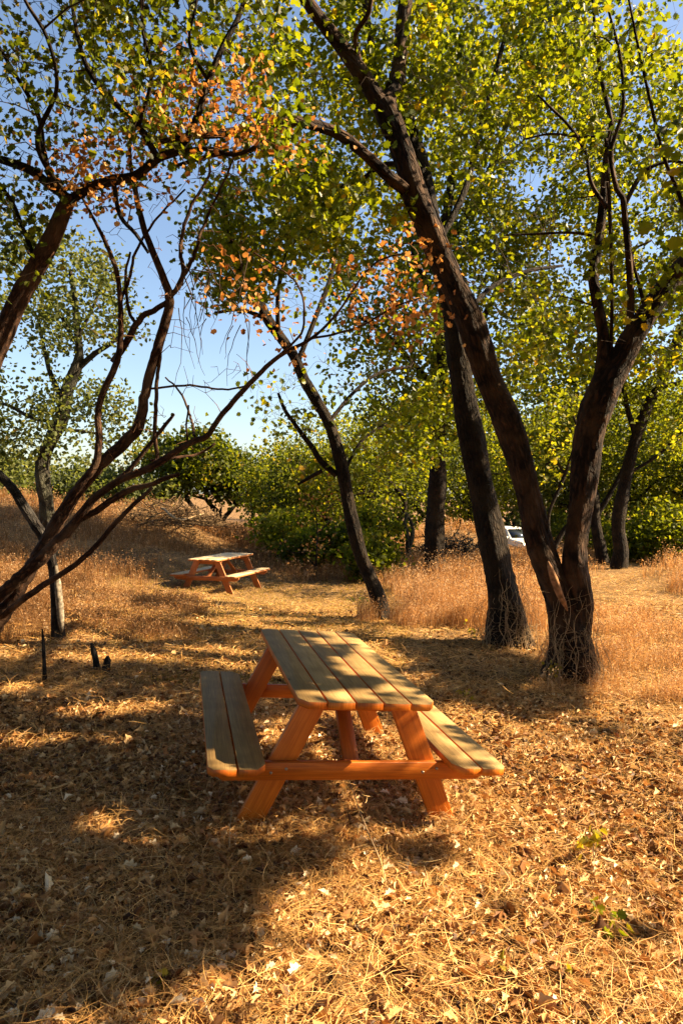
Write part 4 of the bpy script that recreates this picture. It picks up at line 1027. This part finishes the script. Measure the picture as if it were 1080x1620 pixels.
# ------------------------------------------------------------------ ground cover
def scatter(n, x0, x1, y0, y1, dens=None, margin=2.3, rng=R, nearbias=1.0):
    """places over the visible wedge; dens(x, y, px, py) -> 0..1"""
    out = []
    c = 0
    while c < n:
        y = (y0**(1-nearbias)+rng.uniform(0, 1, n)*(y1**(1-nearbias)-y0**(1-nearbias)))**(1/(1-nearbias)) if nearbias != 1 else y0*(y1/y0)**rng.uniform(0, 1, n)
        x = rng.uniform(-1, 1, n)*(y*.52+margin)
        m = (x > x0) & (x < x1)
        if dens is not None:
            px, py = to_px(np.stack([x, y, gz(x, y)], -1)); m &= rng.uniform(0, 1, n) < dens(x, y, px, py)
        out.append(np.stack([x[m], y[m]], -1)); c += int(m.sum())
        if not m.any(): break
    o = np.concatenate(out)[:n]
    return o[:, 0], o[:, 1]
def on_ground(x, y, dz=0): return np.stack([x, y, gz(x, y)+dz], -1)

TALL = [ # outline on the ground, height, density
    ([(612, 905), (700, 893), (775, 900), (862, 950), (870, 1010), (760, 1008), (690, 1000), (620, 985), (600, 950)], .62, 1.0),
    ([(925, 960), (1010, 965), (1250, 1010), (1250, 1120), (1000, 1110), (915, 1070)], .26, .9),
    ([(780, 860), (880, 860), (880, 960), (800, 960)], .55, 1.0),
    ([(130, 875), (300, 875), (255, 915), (240, 935), (120, 935), (100, 905)], .55, 1.0),
    ([(-300, 780), (420, 780), (330, 885), (120, 900), (110, 960), (60, 1010), (-300, 1040)], .42, .7),
    ([(330, 860), (470, 862), (560, 880), (540, 905), (440, 893), (330, 885)], .32, .6),
    ([(560, 870), (680, 870), (680, 905), (615, 925), (580, 900)], .42, .8),
    ([(1020, 890), (1300, 890), (1300, 950), (1075, 935), (1040, 920)], .60, 1.0),
    ([(880, 880), (960, 885), (940, 905), (880, 900)], .4, .8),
    ([(100, 935), (300, 930), (310, 1000), (220, 1040), (110, 1010)], .22, .5),
    ([(850, 1020), (960, 1030), (960, 1085), (850, 1080)], .30, .5),
    ([(760, 985), (850, 1000), (840, 1030), (765, 1020)], .36, .9),
]
def tallness(x, y, px, py):
    h = np.zeros(px.shape); d = np.zeros(px.shape); k_ = 9/np.maximum(y, 4)
    px = px+46*k_*wob(x, y, 3.1, 30)*2; py = py+20*k_*wob(x, y, 2.3, 26)*2
    for poly, hh, dd in TALL:
        m = inpoly(px, py, poly); h = np.where(m, np.maximum(h, hh), h); d = np.where(m, np.maximum(d, dd), d)
    far = (y > 17.5) & ~((px > 930) & (px < 1030) & (y < 24))
    h = np.where(far, np.maximum(h, .45), h); d = np.where(far, np.maximum(d, .8), d)
    h = np.where(inpoly(px, py, [(775, 780), (850, 780), (850, 880), (775, 880)]), .12, h)
    tab = np.hypot(x+2.7, y-15.6) < 1.7
    return h, np.where(tab, 0, d)

# leaf litter
def litter_d(x, y, px, py):
    h, d = tallness(x, y, px, py)
    base = .55+.45*np.clip(wob(x, y, 1.7, 5, 6)*2, -1, 1)
    path = inpoly(px, py, [(480, 1540), (640, 1500), (760, 1560), (800, 1640), (400, 1640)])
    mid = np.where(py < 1100, .35, 1.0)
    return np.clip(base, .25, 1)*(1-.8*d)*np.where(path, .35, 1)*mid
n = 70000
x, y = scatter(n, -9, 10, 1.9, 13, litter_d)
sz = R.uniform(.018, .055, n)*np.where(R.uniform(0, 1, n) < .10, 1.6, 1)
sz = np.clip(R.lognormal(-3.38, .44, n), .012, .085)
r = np.clip(R.beta(1.2, 1.5, n)+.2*wob(x, y, 2.2, 20), 0, 1)
Pl = on_ground(x, y)+np.c_[np.zeros((n, 2)), R.uniform(.004, .045, n)]; Ml = frames(n, (0, 0, 1.0), .42)
LOBE = [(0, 0), (.04, .16), (.19, .20), (.11, .34), (.28, .48), (.14, .58), (.22, .78), (.08, .84), (0, 1)]
TORN = [(0, 0), (.22, .06), (.16, .3), (.42, .5), (.2, .62), (.1, .8), (0, .86)]
V = []; F = []; q = []; o = 0
for k, (lo, hi, out, wd) in enumerate(((0, .40, LOBE, 1.1), (.40, .62, TORN, 1.0), (.62, .8, OVAL, .7), (.8, 1, KITE, .5))):
    m = slice(int(lo*n), int(hi*n))
    a, b2, c = leaf_mesh(Pl[m], sz[m], Ml[m], out, fold=.45, curl=.8, rnd=r[m], wide=wd)
    V.append(a); F.append(b2+o); q.append(c); o += len(a)
tag(mk('leaf_litter', np.concatenate(V), F, M['litter'], attrs={'rnd': np.concatenate(q)}), 'dry tan oak leaves strewn over the ground', 'leaf litter', None, 'stuff')
n = 3600
x, y = scatter(n, -8, 9, 1.9, 9, lambda x, y, px, py: np.where(py > 1150, np.clip(.35+.9*wob(x, y, 2.8, 9)*2, .05, 1), .15))
V, F, q = leaf_mesh(on_ground(x, y)+np.c_[np.zeros((n, 2)), R.uniform(.02, .05, n)], np.clip(R.lognormal(-3.2, .38, n), .015, .085), frames(n, (.3, 0, 1.0), .35), LOBE, fold=.3, curl=.7, rnd=np.clip(R.normal(.80, .16, n), 0, 1), wide=1.15)
tag(mk('fallen_leaves', V, F, M['litter'], attrs={'rnd': q}), 'pale bleached oak leaves lying on top of the litter', 'leaf litter', None, 'stuff')
# straw
n = 205000
x, y = scatter(n, -9, 14, 1.9, 22, lambda x, y, px, py: np.clip(.6+.5*wob(x, y, 1.3, 12)*2, .2, 1)*np.where(py < 1080, .75, 1)*np.where(py > 1380, .8, 1))
L = R.uniform(.03, .20, n)*np.where(R.uniform(0, 1, n) < .08, 1.8, 1); w_ = R.uniform(.0014, .0038, n)*np.clip(y/5, .8, 2.2)
z = frames(n, (0, 0, 1.0), .22)
r = np.clip(R.beta(2, 1.6, n), 0, 1)
V, Q, q = straws(on_ground(x, y)+np.c_[np.zeros((n, 2)), .006+R.exponential(.020, n)], L, w_, z, r)
tag(mk('straw', V, Q, M['straw'], attrs={'rnd': q}), 'loose cut straw lying over the clearing floor', 'straw', None, 'stuff')
# short mown grass of the clearing
def short_d(x, y, px, py):
    mown = inpoly(px, py, [(180, 900), (460, 890), (640, 930), (650, 1000), (640, 1060), (400, 1100), (250, 1080), (150, 1010)])
    d = np.where(mown, 1.0, .12+.12*np.clip(wob(x, y, 1.9, 3)*2, -1, 1))
    return np.where(inpoly(px, py, [(930, 905), (1300, 905), (1300, 960), (930, 950)]), .2, d)
n = 100000
x, y = scatter(n, -14, 20, 2.2, 26, short_d)
H = R.uniform(.02, .07, n)*np.where(R.uniform(0, 1, n) < .05, 2.0, 1)
V, Q, q = blades(on_ground(x, y, -.005), H, R.uniform(.002, .004, n)*np.clip(y/5, .8, 3), R.normal(0, .03, (n, 2)), np.clip(R.beta(2, 2, n), 0, 1), 2)
tag(mk('short_grass', V, Q, M['shortgrass'], attrs={'rnd': q}), 'short yellowing grass on the clearing floor', 'grass', None, 'stuff')
# low drooping tufts of dead grass round the tables
nt_ = 3300
cx, cy = scatter(nt_, -7, 9, 2.4, 12, lambda x, y, px, py: np.where(inpoly(px, py, [(300, 1150), (760, 1150), (800, 1300), (700, 1430), (500, 1420), (330, 1330)]), .8, .22+.2*np.clip(wob(x, y, 2.4, 18)*2, -1, 1)))
per = 26; m = nt_*per
tr = np.repeat(R.uniform(.03, .12, nt_)*np.where(R.uniform(0, 1, nt_) < .08, 1.7, 1), per); a = R.uniform(0, 6.28, m)
x = np.repeat(cx, per)+np.cos(a)*tr*.3; y = np.repeat(cy, per)+np.sin(a)*tr*.3
H = tr*R.uniform(.4, 1.5, m); ln = (np.stack([np.cos(a), np.sin(a)], -1)+R.normal(0, .5, (m, 2)))*(tr*R.uniform(.5, 1.6, m))[:, None]
V, Q, q = blades(on_ground(x, y, -.004), H, R.uniform(.0016, .0034, m), ln, np.clip(np.repeat(R.normal(.5, .2, nt_), per)+R.normal(0, .18, m), 0, 1), 3, droop=.75)
tag(mk('dead_grass_tufts', V, Q, M['straw'], attrs={'rnd': q}), 'low drooping tufts of dead grass round the near table', 'grass', None, 'stuff')
# tall dry grass with seed heads
def grass_patch(n, y0, y1, hs, wd, nb=1.0, margin=3.0):
    x, y = scatter(n, -40, 40, y0, y1, lambda x, y, px, py: tallness(x, y, px, py)[1]*np.clip(.5+1.1*wob(x, y, 3.6 if y0 < 12 else 1.6, 8), .06, 1), margin, nearbias=nb)
    px, py = to_px(np.stack([x, y, gz(x, y)], -1)); h, _ = tallness(x, y, px, py)
    hh = h*hs*R.uniform(.35, 1.2, n)*np.clip(.80+.75*wob(x, y, 3.4, 14), .3, 1.5)
    lean = R.normal(0, .22, (n, 2))*hh[:, None]+np.array([.05, -.02])*hh[:, None]
    wdt = wd*R.uniform(.6, 1.2, n)*np.clip(y/8, .8, 6)
    base = on_ground(x, y, -.01); r = np.clip(R.normal(.55, .24, n)-.22*sstep(.5, -3, x)+.15*wob(x, y, 2.6, 3), 0, 1)  # grass on the left toned darker and redder, partial shade put into its colour
    V, Q, q = blades(base, hh, wdt, lean, r, 3, droop=.2)
    # feathery seed heads on a third of the stalks
    k = R.uniform(0, 1, n) < .4; tip = base[k]+np.c_[lean[k], hh[k]*.8]; m = int(k.sum())
    cs = 4
    tp = np.repeat(tip, cs, 0)+R.normal(0, 1, (m*cs, 3))*np.repeat(hh[k], cs)[:, None]*np.array([.06, .06, .10])
    V2, F2, q2 = leaf_mesh(tp, R.uniform(.014, .03, m*cs)*np.clip(np.repeat(y[k], cs)/9, .8, 3), frames(m*cs, None, 1), KITE, rnd=np.clip(np.repeat(r[k], cs)+.15, 0, 1), wide=.6)
    return V, Q, q, V2, F2, q2
parts = [grass_patch(72000, 6.5, 13.5, 1.0, .0034), grass_patch(90000, 13.5, 40, 1.05, .0042, nb=.5)]
V = []; Q = []; T3 = []; q = []; q3 = []; o = 0
for a in parts:
    V.append(a[0]); Q.append(a[1]+o); o += len(a[0]); q.append(a[2])
    V.append(a[3]); T3.append(a[4]+o); o += len(a[3]); q3.append(a[5])
tag(mk('tall_dry_grass', np.concatenate(V), [np.concatenate(Q), np.concatenate(T3)], M['grass'], attrs={'rnd': np.concatenate(q+q3)}), 'tall golden dry grass round the trunks and over the banks', 'grass', None, 'stuff')

# dry vines and stalks climbing the feet of the two big trunks
def tangle(tree, px, py, Y, r0, hmax, n, mat):
    mb = MB(); c = gnd(px, py, Y)
    for k in range(n):
        a = R.uniform(-2.6, -.5) if R.uniform() < .8 else R.uniform(0, 6.28); rr_ = r0*R.uniform(1.0, 1.5)
        p = c+np.array([math.cos(a)*rr_, math.sin(a)*rr_, 0]); pts = [p]; h = hmax*R.uniform(.35, 1); m = 8
        for j in range(m):
            inward = (c[:2]-pts[-1][:2])*.06
            pts.append(pts[-1]+np.array([inward[0]+R.normal(0, .035), inward[1]+R.normal(0, .02), h/m*R.uniform(.4, 1.5)]))
        tube(mb, pts, np.linspace(.004, .0016, m+1), 4, cap=False, step=.06)
        for j in range(3):
            q0 = pts[R.integers(2, m)]; tube(mb, [q0, q0+R.normal(0, .06, 3), q0+R.normal(0, .12, 3)], [.002, .0016, .001], 3, cap=False)
    mb.build('dry_vines', mat, tree.root, False, tree.o)
tangle(FORK, 903, 1040, 7.5,   .30, 1.1, 60, M['twig_pale'])
DARK = [o for o in COL.objects if o.name == 'dark_oak'][0]
class _T: pass
q_ = _T(); q_.root = DARK; q_.o = np.array(DARK.location)
tangle(q_, 803, 1000, 9.1, .28, 1.0, 70, M['twig_pale'])

# ------------------------------------------------------------------ small things on the ground
def stick(label, pts, r, mat, name='fallen_stick', cat='stick', group=None, forks=0, up=.012):
    P = np.array([[*gpt[:2], float(gz(gpt[0], gpt[1]))+up+(gpt[2] if len(gpt) > 2 else 0)] for gpt in pts])
    o = P[0].copy(); mb = MB(); Pc, _ = tube(mb, P, np.linspace(r, r*.4, len(P)), 6, .1, step=.05, kink=.25)
    for k in range(forks):
        a = Pc[R.integers(len(Pc)//4, len(Pc)-1)]; e = a+np.array([R.normal(0, .12), R.normal(0, .12), R.uniform(0, .06)])
        tube(mb, [a, (a+e)/2+R.normal(0, .01, 3), e], [r*.5, r*.35, r*.2], 4)
    ob = mb.build(name, mat, None, True, o); ob.location = o
    return tag(ob, label, cat, group)
def G(px, py):
    """ground place seen at that pixel"""
    Y = CAM_H*FPX/max(py-786, 8)
    for _ in range(8):
        p = at(px, py, Y); z = float(gz(p[0], p[1])); U = at(px, py, 1.0); sl_ = U[2]-CAM_H
        Y = max(1.0, (z-CAM_H)/sl_) if sl_ < -1e-3 else Y
    p = at(px, py, Y); return (p[0], p[1])
PT = M['twig_pale']
stick('long pale dry stalk arching up from the ground below the near table beam', [(*G(612, 1415), .01), (*G(600, 1380), .05), (*G(575, 1330), .09), (*G(548, 1280), .20), (*G(545, 1262), .34)], .004, PT, 'dry_stalk', 'stalk')
stick('thin pale stalk standing under the left leg of the near table', [(*G(362, 1350), 0), (*G(364, 1335), .08), (*G(368, 1330), .2)], .0025, PT, 'dry_stalk', 'stalk')
stick('whitish forked twig lying right of the near table', [G(852, 1312), G(862, 1290), G(872, 1270), G(880, 1262)], .005, PT, forks=3)
stick('long straw-coloured stick lying in the shade at lower left', [G(62, 1478), G(100, 1468), G(148, 1452)], .005, PT)
stick('second pale stick lying in the shade at far lower left', [G(-5, 1512), G(30, 1498), G(58, 1482)], .005, PT)
stick('pale curved stick in the shade left of the near table', [G(96, 1140), G(104, 1128), G(112, 1116)], .007, PT)
stick('light stick on the ground at the foot of the forked oak', [G(768, 1082), G(780, 1072), G(792, 1062)], .007, PT)
stick('dark branch lying beside the far picnic table', [G(412, 930), G(430, 931), G(447, 932)], .02, M['char'], 'fallen_branch', 'branch', forks=2)
stick('low dark branch in the grass at the right edge', [G(1030, 1104), G(1060, 1106), G(1100, 1112)], .03, M['char'], 'fallen_branch', 'branch', forks=3)
stick('pale bleached branch lying across the brush mound on the left', [(*G(255, 880), .75), (*G(285, 878), .70), (*G(320, 880), .5), (*G(345, 882), .45)], .035, PT, 'fallen_branch', 'branch', forks=3)

def stump(name, label, px, py, h, r, lean, mat, cat):
    x, y = G(px, py); z = float(gz(x, y)); mb = MB()
    P = [(0, 0, -.06), (lean*.3, 0, h*.35), (lean*.8, .01, h*.75), (lean, 0, h)]
    tube(mb, P, [r*1.3, r, r*.9, r*.45], 9, .14, step=.04); ob = mb.build(name, mat, None, True); ob.location = (x, y, z)
    return tag(ob, label, cat)
stump('charred_stump', 'taller of two charred sapling stumps in the shade at left', 155, 1062, .26, .028, -.06, M['char'], 'stump')
stump('charred_stump', 'shorter of two charred sapling stumps in the shade at left', 167, 1064, .15, .035, .02, M['char'], 'stump')
stump('dead_sapling', 'thin dark dead sapling standing below the thin oak at left', 72, 1078, .46, .016, -.03, M['char'], 'sapling')

def clump_of(label, name, px, py, h, n, mat, size, cat='plant', spread=.08, stems=5):
    x, y = G(px, py); z = float(gz(x, y)); root = empty(name, (x, y, z), label, cat)
    mb = MB(); tips = []
    for k in range(stems):
        e = np.array([R.normal(0, spread), R.normal(0, spread), h*R.uniform(.6, 1)])
        tube(mb, [(0, 0, -.02), e*.5+R.normal(0, .01, 3), e], [.003, .0025, .0015], 5); tips.append(e)
    mb.build('stems', M['twig_pale'], root)
    T_ = np.array(tips)[R.integers(0, stems, n)]*R.uniform(.45, 1.05, (n, 1))+R.normal(0, .022, (n, 3)); T_[:, 2] = np.abs(T_[:, 2])+.01
    V, F, q = leaf_mesh(T_, R.uniform(*size, n), frames(n, (0, 0, .6), .9), OAK, rnd=np.clip(R.normal(.6, .25, n), 0, 1), wide=1.2)
    mk('leaves', V, F, mat, root, attrs={'rnd': q}); return root
SP = M['sprout']
clump_of('yellow-green oak seedling standing in the sun at lower right', 'oak_seedling', 938, 1372, .17, 22, SP, (.035, .06))
clump_of('small dark green seedling near the bottom right corner', 'oak_seedling', 962, 1478, .05, 9, M['leaf'], (.04, .06), stems=3)
clump_of('tiny green sprout on bare soil at the bottom centre right', 'oak_seedling', 868, 1568, .04, 6, SP, (.03, .045), stems=3)
clump_of('small green sprout left of the dark seedling at lower right', 'oak_seedling', 925, 1470, .04, 7, M['leaf'], (.03, .05), stems=3)
clump_of('tiny green sprout in the shade edge at the bottom left', 'oak_seedling', 272, 1545, .05, 6, SP, (.03, .05), stems=3)
clump_of('little yellow weed at the foot of the dark oak trunk', 'yellow_weed', 742, 1010, .16, 22, SP, (.03, .05))
clump_of('yellow-leaved weed at the foot of the forked oak trunk', 'yellow_weed', 885, 1080, .22, 34, SP, (.03, .055))
clump_of('dusty green weed right of the near table top', 'green_weed', 738, 1108, .08, 18, SP, (.025, .045))
clump_of('bright leafy seedling growing beside the russet bush', 'leafy_seedling', 432, 880, .55, 70, M['leaf_far'], (.07, .11), spread=.25)
clump_of('small dark brushy weed left of the slim leaning oak foot', 'dark_weed', 566, 958, .18, 60, M['leaf_dark'], (.03, .05), spread=.10)

# brush piles and snag
def brush(name, label, px, py, Yd, rx, ry, rz, n, mat, cat='brush pile', leafy=0):
    x = (px-540)/FPX*Yd; z = float(gz(x, Yd)); root = empty(name, (x, Yd, z), label, cat); mb = MB()
    for k in range(n):
        a = R.uniform(0, 6.28); rr_ = R.uniform(0, 1)**.5; c = np.array([math.cos(a)*rx*rr_, math.sin(a)*ry*rr_, rz*R.uniform(0, 1)*(1-rr_**2)])
        d = R.normal(0, 1, 3)*np.array([1, .8, .45]); d /= np.linalg.norm(d); L = R.uniform(.2, .7)*min(rx, 1.4)
        r0 = R.uniform(.004, .022)
        P = [c-d*L/2, c+R.normal(0, .06, 3), c+d*L/2+R.normal(0, .1, 3)]; P = [np.array([p[0], p[1], max(p[2], .0)]) for p in P]
        tube(mb, P, [r0, r0*.8, r0*.4], 4, step=.15)
    mb.build('branches', mat, root)
    return root
brush('brush_pile', 'dark tangled brush pile behind the upright trunk and golden grass', 716, 870, 21.5, 1.5, .7, .9, 620, M['char'])
brush('brush_pile', 'grey-brown brush heap on the left bank under a bleached branch', 262, 840, 21, 1.9, 1.0, .8, 620, plain('brush_brown', (.13, .085, .045), .9, .1, var=.5))
x, y = (641-540)/FPX*20.5, 20.5
t = Tree('dead_snag', 'thin twisted grey dead snag beside the dark brush pile', (x, y, float(gz(x, y))), M['bark_grey'], M['twig'], LF)
for path in ([(646, 880, 5), (644, 850, 4), (640, 830, 3.4), (644, 812, 2.6)], [(645, 870, 4), (652, 845, 3.4), (648, 822, 2.4), (640, 815, 1.5)]):
    P, rr = PX(path, 20.5); t.limb(P, rr, 7, .1, 'trunk')
